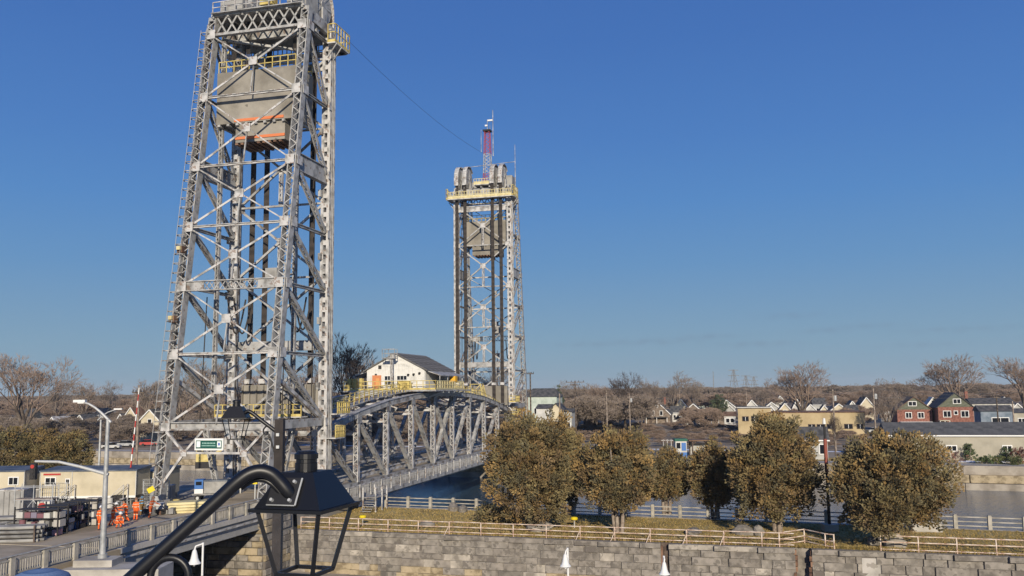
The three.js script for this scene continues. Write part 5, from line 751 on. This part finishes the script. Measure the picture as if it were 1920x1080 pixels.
{ const Lp = ['pallet of pale sacks behind the racks', 'pallet of timber offcuts by the fence panels', 'pallet of grey blocks below the trailer steps', 'pallet of dark crates beside the drums']; [[85, 962, M.white], [140, 965, M.timber], [175, 955, M.concPale], [222, 950, M.dark]].forEach(([x, y, m], i) => { const g = thing('loaded_pallet', site(x, y), rr(-.3, .3), Lp[i], 'pallet', 'loaded pallets on the work site'); for (let k = 0; k < 5; k++) new MB().box(-.5 + k * .25, .13, 0, .18, .04, 1.1).build('slat', M.barkPale, g); for (const z of [-.45, 0, .45]) new MB().box(0, .06, z, 1.2, .1, .1).build('bearer', M.barkPale, g); for (let k = 0; k < 3; k++) for (let j = 0; j < 2; j++) new MB().box(-.28 + j * .56, .32 + k * .3, rr(-.05, .05), .52, .27, .95, rr(-.08, .08)).build('load', m, g); }); }
{ const g = thing('scaffold_stair', site(60, 985), 0, 'light scaffold frame standing among the racks', 'scaffold'); for (const x of [-1.5, 0, 1.5]) for (const z of [0, -1]) new MB().cyl([x, 0, z], [x, 3.2, z], .035, .035, 6).build('standard', M.galv, g); for (const y of [1, 2, 3]) for (const z of [0, -1]) new MB().cyl([-1.6, y, z], [1.6, y, z], .03, .03, 6).build('ledger', M.galv, g); for (const s of [-1, 1]) new MB().cyl([s * 1.5, 0, 0], [0, 2, 0], .03, .03, 6).build('brace', M.galv, g); new MB().box(0, 2.05, -.5, 3.1, .06, .9).build('board', M.barkPale, g); }
// yellow formwork slab, truck with blue box, excavator arm beyond
{ const p = site(352, 962), g = thing('formwork_stack', p, .3, 'stack of yellow formwork panels beside the road', 'stack'); for (let k = 0; k < 4; k++) new MB().box(rr(-.1, .1), .2 + k * .24, rr(-.1, .1), 3.2, .2, 1.7).build('panel', M.yellowPale, g); for (const s of [-1.3, 0, 1.3]) new MB().box(s, .05, 0, .2, .1, 1.8).build('skid', M.timber, g); for (let k = 0; k < 3; k++) new MB().box(-2.6, .3 + k * .3, .2, 1.4, .26, 1.2).build('bag', M.white, g); }
{ const p = site(396, 938), g = thing('generator_truck', p, .12, 'flatbed truck with grey generator and blue cab box under the portal', 'truck'); new MB().box(0, .95, 0, 5, .22, 1.9).build('bed', M.steelDark, g); for (const x of [-1.7, 1.7]) for (const z of [-.85, .85]) { const w = new MB().cyl([x, .45, z - .15], [x, .45, z + .15], .45, .45, 14).build('wheel', M.dark, g); new MB().cyl([x, .45, z - .17], [x, .45, z + .17], .22, .22, 10).build('rim', M.galv, w); } new MB().box(.7, 1.9, 0, 3.2, 1.6, 1.7).build('generator', M.greyBox, g); new MB().box(.7, 2.8, 0, 3.3, .2, 1.8).build('lid', M.roofBlue, g); new MB().box(-1.6, 2.35, 0, 1.2, 1.3, 1.7).build('blue_box', M.blue, g); new MB().box(-1.6, 1.38, 0, 1.2, .62, 1.7).build('lower_panel', M.signWhite, g); new MB().box(-1.6, 2.5, .86, .8, .5, .04).build('side_window', M.glass, g); }
scene.getObjectByName('generator_truck').scale.setScalar(.68);
{ const p = at(386, 870, 150), g = thing('yellow_barge_crane', [p[0], 0, p[2]], .2, 'yellow machine beside the far canal wall seen through the portal', 'machine'); p[1] = 0; new MB().box(0, .55, 0, 3.2, 1.1, 1.6).build('tracks', M.dark, g); new MB().box(0, 1.7, 0, 3, 1.2, 1.7).build('body', M.yellow, g); new MB().box(-1, 2.7, 0, 1.1, 1.0, 1.4).build('cab', M.yellow, g); new MB().box(-1, 2.8, .71, .7, .6, .04).build('cab_window', M.glass, g); new MB().bar([.8, 2, 0], [3.2, 3.4, 0], .3, .4).bar([3.2, 3.4, 0], [4.4, 1.4, 0], .25, .3).build('arm', M.yellow, g); }
// street lamps, signal mast, barrier boom
{
  const p = gr(192, 1049, 2.1), z = -p[2], top = at(207, 785, z), H = top[1] - 2.1, g = thing('signal_pole', p, 0, 'grey steel pole with street lamp arm and traffic signal arm on a concrete footing', 'street lamp');
  new MB().box(-.2, -.1, .1, 2.4, .4, 1.6).build('footing', M.concPale, g); new MB().box(1.2, -1.3, .5, 6, 2, 2.4).build('footing_base', M.concPale, g);
  new MB().cyl([0, .1, 0], [0, H, 0], .19, .11, 12).build('pole', M.galv, g); new MB().cyl([0, .1, 0], [0, .35, 0], .3, .28, 12).build('flange', M.galv, g);
  const rel = (x, y) => sub(at(x, y, z), p), tb = (q, r, n, m, r1) => new MB().tube(q.map(v => rel(...v)), r, 8, r1).build(n, m, g);
  tb([[208, 792], [190, 774], [178, 764], [166, 757], [158, 755]], .09, 'lamp_arm', M.galv, .06); { const q = rel(150, 752); new MB().box(q[0], q[1], q[2], .75, .16, .28).box(q[0] + .1, q[1] - .1, q[2], .4, .1, .24).build('lamp_head', M.signWhite, g); }
  tb([[203, 890], [182, 884], [150, 875], [110, 866], [66, 865]], .12, 'signal_arm', M.galv, .08);
  { const q = rel(63, 884); const s = new MB().box(q[0], q[1], q[2], .34, 1.0, .3).build('signal_head', M.blackMatte, g); for (const [k, m] of [[.32, M.red], [0, M.dark], [-.32, M.dark]]) new MB().cyl([q[0], q[1] + k, q[2] + .14], [q[0], q[1] + k, q[2] + .2], .12, .12, 12).build('lens', m, s); }
}
{
  const p = site(183, 940, 2.0), z = -p[2], top = at(182, 787, z), H = top[1] - 2, g = thing('street_lamp', p, 0, 'slimmer street lamp with curved arm, yellow sign and round signal behind the signal pole', 'street lamp');
  new MB().cyl([0, 0, 0], [0, H, 0], .14, .09, 10).build('pole', M.galv, g); const rel = (x, y) => sub(at(x, y, z), p);
  new MB().tube([[183, 788], [192, 780], [202, 773], [214, 769], [226, 767]].map(v => rel(...v)), .07, 6, .05).build('lamp_arm', M.galv, g); { const q = rel(222, 767); new MB().box(q[0], q[1], q[2], .8, .14, .3).build('lamp_head', M.signWhite, g); }
  { const q = rel(181, 908); new MB().box(q[0], q[1], q[2] + .2, .68, .6, .06).build('yellow_sign', M.hiYellow, g); const r = rel(187, 896); new MB().cyl([r[0], r[1], r[2] + .1], [r[0], r[1], r[2] + .3], .3, .3, 14).build('round_signal', M.rust, g); const t = rel(183, 922); new MB().box(t[0], t[1], t[2] + .2, .5, .7, .05).build('white_notice', M.signWhite, g); }
}
{
  const a = site(240, 945, 2), z = -a[2], b = at(262, 727, z), g = thing('barrier_boom', a, 0, 'raised red and white striped barrier boom beside the trailer', 'barrier');
  new MB().box(0, .55, 0, .6, 1.1, .5).build('pivot_housing', M.steelPale, g); const d = sub([b[0], b[1], b[2]], add(a, [0, .9, 0])), n = 16; for (let k = 0; k < n; k++) new MB().bar(add([0, .9, .1], mul(d, k / n)), add([0, .9, .1], mul(d, (k + 1) / n)), .14 - k * .004, .12 - k * .003).build('stripe', k % 2 ? M.signWhite : M.red, g);
}
{ const p = at(283, 918, 79), g = thing('warning_sign', [p[0], p[1], p[2]], .1, 'tilted yellow warning sign at the foot of the tower leg', 'sign'); const f = new MB().box(0, 0, 0, .6, .45, .05).build('plate', M.hiYellow, g); f.rotation.z = .5; new MB().box(0, -(p[1] - 2) / 2, -.06, .06, p[1] - 2, .05).build('post', M.galv, g); }
{ const p = site(478, 937), g = thing('road_sign', p, 0, 'yellow road sign on a grey post beside the near tower', 'sign'); new MB().box(0, 1.3, 0, .1, 2.6, .1).build('post', M.galv, g); new MB().box(0, 2.4, .08, .5, .6, .04).build('yellow_plate', M.hiYellow, g); new MB().box(0, 1.75, .08, .45, .5, .04).build('lower_plate', M.hiYellow, g); }

// ---------- workers ----------
function bodyGeo(bones, lo, hi, res, colour) {
  const mc = new MarchingCubes(res, new THREE.MeshBasicMaterial(), false, false, 60000), h = res / 2, cx = mul(add(lo, hi), .5), sc = Math.max(hi[0] - lo[0], hi[1] - lo[1], hi[2] - lo[2]) / 2, f = mc.field; mc.isolation = 0;
  for (let k = 0; k < res; k++) for (let j = 0; j < res; j++) for (let i = 0; i < res; i++) {
    const p = [cx[0] + (i - h) / h * sc, cx[1] + (j - h) / h * sc, cx[2] + (k - h) / h * sc]; let d = 9;
    for (const [a, b, r0, r1, kk] of bones) { const ab = sub(b, a), t = Math.min(1, Math.max(0, dot(sub(p, a), ab) / (dot(ab, ab) || 1))), e = len(sub(p, add(a, mul(ab, t)))) - (r0 + (r1 - r0) * t), q = kk ?? .04, hh = Math.max(q - Math.abs(d - e), 0) / q; d = Math.min(d, e) - hh * hh * q * .25; }
    f[i + j * res + k * res * res] = -d;
  }
  mc.update(); const n = mc.count, g = new THREE.BufferGeometry(), P = new Float32Array(n * 3), N = new Float32Array(n * 3), C = new Float32Array(n * 3);
  for (let i = 0; i < n; i++) { for (let c = 0; c < 3; c++) { P[i * 3 + c] = mc.positionArray[i * 3 + c] * sc + cx[c]; N[i * 3 + c] = mc.normalArray[i * 3 + c]; } const q = colour([P[i * 3], P[i * 3 + 1], P[i * 3 + 2]]); C.set(q, i * 3); }
  g.setAttribute('position', new THREE.BufferAttribute(P, 3)); g.setAttribute('normal', new THREE.BufferAttribute(N, 3)); g.setAttribute('color', new THREE.BufferAttribute(C, 3)); return g;
}
const hand = (w, d, s) => { const o = [[w, add(w, mul(d, .09)), .036, .04, .02]]; const side = [s, 0, 0]; for (let i = 0; i < 4; i++) { const b = add(add(w, mul(d, .09)), [0, 0, -.03 + i * .02]); o.push([b, add(b, mul(d, [.07, .085, .08, .06][i])), .0115, .009, .006]); } o.push([add(w, mul(d, .03)), add(w, add(mul(d, .07), [0, 0, .055])), .013, .011, .008]); return o; };
const skin = [.42, .25, .17], org = [.80, .125, .015], pal = [.62, .60, .42], drk = [.035, .035, .04];
const suit = (low, skinTop) => p => { if (p[1] > low.neck) return skin; for (const [y0, y1] of low.band) if (p[1] > y0 && p[1] < y1) return pal; if (p[1] < .1) return drk; return org; };
const standing = (() => { const b = [[[0, .95, 0], [0, 1.2, 0], .15, .155, .06], [[0, 1.2, 0], [0, 1.4, 0], .165, .13, .06], [[-.15, 1.42, 0], [.15, 1.42, 0], .075, .075, .06], [[0, 1.42, 0], [0, 1.57, .01], .06, .055, .04], [[0, 1.62, .015], [0, 1.70, .01], .088, .095, .03], [[0, 1.64, .1], [0, 1.625, .122], .016, .014, .01], [[-.1, 1.63, 0], [-.1, 1.66, 0], .02, .02, .01], [[.1, 1.63, 0], [.1, 1.66, 0], .02, .02, .01]];
  for (const s of [-1, 1]) { b.push([[s * .1, .93, 0], [s * .11, .5, .02], .105, .07, .05], [[s * .11, .5, .02], [s * .12, .1, -.02], .07, .05, .04], [[s * .12, .06, -.04], [s * .13, .045, .16], .05, .04, .03], [[s * .2, 1.4, 0], [s * .26, 1.1, -.03], .065, .052, .04], [[s * .26, 1.1, -.03], [s * .22, .88, .1], .05, .036, .03]); b.push(...hand([s * .22, .88, .1], nrm([0, -.9, .3]), s)); }
  return bodyGeo(b, [-.5, -.02, -.5], [.5, 1.84, .5], 96, suit({ neck: 1.5, band: [[1.08, 1.14], [1.3, 1.34], [.46, .52]] })); })();
const crouching = (() => { const b = [[[0, .42, -.12], [0, .62, -.02], .155, .16, .06], [[0, .62, -.02], [0, .86, .14], .165, .14, .06], [[-.15, .88, .15], [.15, .88, .15], .075, .075, .06], [[0, .9, .17], [0, 1.0, .25], .06, .055, .04], [[0, 1.03, .29], [0, 1.1, .28], .088, .095, .03], [[0, 1.03, .38], [0, 1.015, .4], .016, .014, .01]];
  for (const s of [-1, 1]) { b.push([[s * .12, .4, -.1], [s * .2, .48, .28], .11, .075, .05], [[s * .2, .48, .28], [s * .17, .1, .06], .072, .05, .04], [[s * .17, .06, .02], [s * .18, .045, .22], .05, .04, .03], [[s * .2, .86, .14], [s * .27, .62, .28], .065, .052, .04], [[s * .27, .62, .28], [s * .14, .42, .45], .05, .036, .03]); b.push(...hand([s * .14, .42, .45], nrm([-s * .1, -.7, .5]), s)); }
  return bodyGeo(b, [-.45, -.02, -.45], [.45, 1.22, .6], 80, suit({ neck: .97, band: [[.58, .63], [.78, .82], [.3, .34]] })); })();
const pointing = (() => { const b = [[[0, .93, 0], [.02, 1.18, .05], .15, .155, .06], [[.02, 1.18, .05], [.02, 1.37, .12], .165, .13, .06], [[-.13, 1.4, .13], [.17, 1.4, .13], .075, .075, .06], [[.02, 1.4, .14], [.02, 1.53, .2], .06, .055, .04], [[.02, 1.57, .22], [.02, 1.65, .22], .088, .095, .03], [[.02, 1.59, .31], [.02, 1.575, .332], .016, .014, .01], [[-.08, 1.58, .21], [-.08, 1.61, .21], .02, .02, .01], [[.12, 1.58, .21], [.12, 1.61, .21], .02, .02, .01]];
  b.push([[-.1, .91, 0], [-.18, .5, .12], .105, .07, .05], [[-.18, .5, .12], [-.2, .1, -.02], .07, .05, .04], [[-.2, .06, -.04], [-.22, .045, .16], .05, .04, .03], [[.1, .91, 0], [.16, .5, -.08], .105, .07, .05], [[.16, .5, -.08], [.2, .1, -.28], .07, .05, .04], [[.2, .06, -.3], [.22, .045, -.1], .05, .04, .03]);
  b.push([[-.18, 1.38, .13], [-.27, 1.12, .26], .065, .052, .04], [[-.27, 1.12, .26], [-.14, 1.04, .48], .05, .036, .03], [[.22, 1.38, .13], [.3, 1.2, .36], .065, .052, .04], [[.3, 1.2, .36], [.24, 1.16, .58], .05, .036, .03]); b.push(...hand([-.14, 1.04, .48], nrm([.2, -.1, .9]), -1), ...hand([.24, 1.16, .58], nrm([0, -.2, .9]), 1));
  return bodyGeo(b, [-.5, -.02, -.45], [.5, 1.8, .85], 92, suit({ neck: 1.47, band: [[1.04, 1.1], [1.27, 1.31], [.46, .52]] })); })();
const clothMat = new THREE.MeshStandardMaterial({ vertexColors: true, roughness: .85 });
function worker(px, py, geo, yaw, hat, label, tint) {
  const p = site(px, py, 2.09), g = thing('person', p, yaw, label, 'person', 'site workers in orange'); const m = tint ? clothMat.clone() : clothMat; if (tint) m.color.setRGB(...tint); inst('body', geo, m, g);
  const hp = geo === standing ? [0, 1.7, .01] : geo === pointing ? [.02, 1.65, .22] : [0, 1.1, .285]; new MB().lathe([[.155, 0], [.152, .02], [.125, .03], [.118, .08], [.085, .14], [.04, .165], [0, .17]], hp, 18).build('hard_hat', hat, g); new MB().hexa([[-.09, hp[1], hp[2] + .1], [.09, hp[1], hp[2] + .1], [.09, hp[1] + .02, hp[2] + .08], [-.09, hp[1] + .02, hp[2] + .08], [-.07, hp[1] + .005, hp[2] + .2], [.07, hp[1] + .005, hp[2] + .2], [.07, hp[1] + .02, hp[2] + .19], [-.07, hp[1] + .02, hp[2] + .19]]).build('hat_peak', hat, g); return g;
}
worker(188, 994, standing, .6, M.signWhite, 'person in orange overalls and white hard hat standing alone by the racks');
worker(211, 986, pointing, 1.9, M.signWhite, 'person in orange overalls standing behind the crouching person');
worker(221, 990, crouching, 1.0, M.signWhite, 'person in orange jacket crouching on the road');
worker(236, 978, pointing, -1.4, M.blackMatte, 'person in orange overalls with dark hat beside the crouching person');
worker(254, 976, standing, 3.0, M.rust, 'person in bright orange suit seen from behind near the tower leg');
worker(282, 972, pointing, 1.3, M.rust, 'person in dark red work clothes at the foot of the tower leg', [.5, .6, .8]);
worker(265, 968, standing, 1.4, M.dark, 'person in grey green work clothes beside the bright orange suit', [.25, .9, 2.2]);
{ const p = site(288, 968), g = thing('tool_pile', p, .2, 'pile of dark tools and hoses at the foot of the tower leg', 'tools'); for (let k = 0; k < 10; k++) new MB().box(rr(-1, 1.6), .2 + rr(0, .3), rr(-.4, .4), rr(.3, .9), rr(.2, .5), rr(.3, .6), rnd() * 3).build('tool_box', pick([M.dark, M.steelDark, M.rust, M.timber, M.greyBox]), g); }

// ---------- foreground: lanterns on goosenecks, bell ornaments ----------
{ // the building the view is taken from, its roof terrace carries the lantern posts
  const b = new MB().box(-4, 4.35, 0, 34, 8.7, 34); b.build('terrace_building', M.concPale).name = 'terrace_building'; tag(scene.children[scene.children.length - 1], 'flat roofed building below the view carrying the lantern posts', 'building');
}
const paneGlass = new THREE.MeshPhysicalMaterial({ color: 0xffffff, roughness: .03, transmission: 1, thickness: 0, ior: 1.15 });
function lantern(g, c, w, yaw, full, th = .02) { // c: centre of the rim
  const k = w / .437, cs = Math.cos(yaw), sn = Math.sin(yaw), Q = (x, y, z) => [c[0] + (x * cs + z * sn) * k, c[1] + y * k, c[2] + (-x * sn + z * cs) * k], sq = (h, y) => [Q(-h, y, h), Q(h, y, h), Q(h, y, -h), Q(-h, y, -h)];
  const rb = new MB().hexa([...sq(.222, 0), ...sq(.222, .018)]); rb.build('rim', M.black, g);
  new MB().hexa([...sq(.2, .019), ...sq(.1, .205)]).build('roof', M.black, g);
  const o = Q(0, .2, 0); new MB().lathe([[.062 * k, 0], [.062 * k, .05 * k], [.056 * k, .052 * k], [.056 * k, .07 * k], [.066 * k, .072 * k], [.066 * k, .1 * k], [.058 * k, .104 * k], [.05 * k, .115 * k], [0, .117 * k]], o, 20).build('chimney', M.black, g);
  const T = sq(.185, 0), B = sq(.112, -.34);
  for (let i = 0; i < 4; i++) { new MB().bar(T[i], B[i], th * k, th * k).build('corner_bar', M.black, g); const n = (i + 1) % 4; new MB().bar(B[i], B[n], th * k, th * k).build('base_bar', M.black, g); const e = (a, f) => mix(a, c, f); if (full) { const gl = new MB().quad(mix(B[i], B[n], .06), mix(B[i], B[n], .94), mix(T[i], T[n], .94), mix(T[i], T[n], .06)); gl.build('glass_pane', paneGlass, g); } }
  return Q;
}
{
  const c = at(573, 953, 5), g = thing('gooseneck_lantern', [c[0], 8.7, c[2]], 0, 'large black four-sided lantern on a thick gooseneck arm close to the camera', 'lantern', 'black gooseneck lanterns');
  const L = p => sub(p, [c[0], 8.7, c[2]]), Q = lantern(g, L(c), .437, -.3, true);
  const arm = [[120, 1200, 4.7], [215, 1112, 4.72], [300, 1035, 4.74], [360, 981, 4.76], [415, 931, 4.78], [447, 902, 4.79], [468, 888, 4.8], [488, 883, 4.81], [508, 888, 4.82], [524, 902, 4.83], [540, 921, 4.84], [552, 934, 4.86]].map(v => L(at(...v)));
  const cv = new THREE.CatmullRomCurve3(arm.map(a => new THREE.Vector3(...a))), tg = new THREE.TubeGeometry(cv, 90, .037, 14); inst('arm', tg, M.black, g);
  const arm2 = [[452, 915, 4.83], [472, 902, 4.84], [490, 899, 4.85], [506, 905, 4.85], [524, 922, 4.86], [545, 944, 4.87]].map(v => L(at(...v))); inst('brace_rod', new THREE.TubeGeometry(new THREE.CatmullRomCurve3(arm2.map(a => new THREE.Vector3(...a))), 40, .014, 8), M.black, g);
  // mounting plate lying on the roof slope, with bolts
  const f = (x, v, lift) => { const y = .02 + v * .185, h = .2 - v * .1 + lift; return Q(x, y + lift * .5, h); }; const pl = new MB().hexa([f(-.12, .1, .002), f(.05, .1, .002), f(.05, .82, .002), f(-.12, .82, .002), f(-.12, .1, .016), f(.05, .1, .016), f(.05, .82, .016), f(-.12, .82, .016)]).build('mounting_plate', M.blackMatte, g);
  new MB().bar(f(-.12, .085, .012), f(.052, .085, .012), .008, .006).bar(f(.054, .085, .012), f(.054, .82, .012), .008, .006).build('bare_edge', M.galv, pl); for (const [x, v] of [[-.09, .2], [.02, .2], [.02, .7], [-.09, .7]]) new MB().cyl(f(x, v, .012), f(x, v, .03), .012, .009, 8).build('bolt', M.galv, pl);
  { const e = Q(-.05, -.36, 0); new MB().tube([e, add(e, [-.02, -.05, 0]), add(e, [-.06, -.06, 0]), add(e, [-.09, -.1, 0])], .012, 6).build('cable_hook', M.black, g); }
  const sc = L(at(318, 1082, 4.74)), ring = new THREE.TorusGeometry(.1, .02, 10, 28); const rg = inst('scroll_ring', ring, M.black, g); rg.position.set(...sc);
  const foot = arm[0]; new MB().cyl([foot[0], 0, foot[2]], [foot[0], foot[1] + .06, foot[2]], .07, .06, 12).build('post', M.black, g);
}
{
  const c = at(443, 785, 15), g = thing('gooseneck_lantern', [c[0], 8.7, c[2]], 0, 'smaller black lantern on a gooseneck arm fixed to a brown timber post', 'lantern', 'black gooseneck lanterns'), L = p => sub(p, [c[0], 8.7, c[2]]);
  lantern(g, L(c), .44, .06, true, .011);
  inst('arm', new THREE.TubeGeometry(new THREE.CatmullRomCurve3([[455, 784, 15], [459, 775, 15], [465, 771, 15], [472, 774, 15], [490, 788, 15], [510, 803, 15], [526, 815, 15]].map(v => new THREE.Vector3(...L(at(...v))))), 40, .033, 8), M.black, g);
  inst('brace', new THREE.TubeGeometry(new THREE.CatmullRomCurve3([[500, 798, 14.95], [494, 806, 14.95], [496, 815, 14.95], [503, 814, 14.95], [512, 840, 14.95], [524, 880, 14.95]].map(v => new THREE.Vector3(...L(at(...v))))), 40, .014, 6), M.black, g);
  const a = L(at(525, 786, 15)), b2 = L(at(521, 1075, 15)); new MB().bar([b2[0] - .02, 0, b2[2]], a, .145, .145, [0, 0, 1]).build('timber_post', S(tex([[.02, .016, .015], [.032, .026, .024], [.05, .04, .036]], 1, { s: 85 }), .85), g); for (const y of [815, 838]) { const q = L(at(521, y, 14.9)); new MB().box(q[0], q[1], q[2], .05, .05, .05).build('bolt', M.galv, g); }
}
const bellProf = s => [[0, .82], [.05, .81], [.1, .76], [.13, .68], [.17, .5], [.21, .3], [.27, .14], [.36, .03], [.37, 0], [.34, 0], [.25, .12], [0, .2]].map(v => [v[0] * s, v[1] * s]);
for (const [x, y, z, s, d, l] of [[366, 1056, 43, 1.0, .34, 'white bell ornament on a white post below the approach bridge'], [1060, 1061, 42, .85, .12, 'white bell ornament in front of the wall near the largest cedar'], [1245, 1076, 42, .85, .02, 'white bell ornament in front of the timber slot in the wall']]) {
  const p = at(x, y, z), g = thing('bell_ornament', [p[0], 0, p[2]], 0, l, 'ornament', 'white bell ornaments on posts'); new MB().cyl([d, -.05, -.02], [d, p[1] + .95 * s, -.02], .06, .05, 8).build('post', M.signWhite, g); new MB().lathe(bellProf(s * .82), [0, p[1], .12], 18).build('bell', M.signWhite, g); new MB().tube([[0, p[1] + .64 * s, .12], [.03, p[1] + .8 * s, .08], [d, p[1] + .9 * s, 0]], .04, 6).build('hanger', M.signWhite, g); new MB().cyl([0, p[1] - .1, .12], [0, p[1] + .1, .12], .05, .05, 8).build('clapper', M.signWhite, g);
}
{ const p = at(75, 1078, 34), g = thing('kiosk', [p[0], -.02, p[2]], .2, 'round kiosk with low blue domed roof at the street corner', 'kiosk'); new MB().cyl([0, 0, 0], [0, p[1] - .2, 0], .85, .85, 20).build('drum_wall', M.greyBox, g); new MB().lathe([[1.02, p[1] - .25], [1.05, p[1] - .1], [.98, p[1]], [.6, p[1] + .16], [0, p[1] + .22]], [0, 0, 0], 28).build('roof', S(tex([[.09, .15, .27], [.13, .2, .34], [.17, .25, .4]], 2, { s: 77 }), .5), g); }

scene.fog = new THREE.FogExp2(new THREE.Color().setRGB(.62, .68, .75), .0001);
scene.traverse(o => { if (o.isMesh) { o.castShadow = true; o.receiveShadow = true; } });
renderer.render(scene, camera);
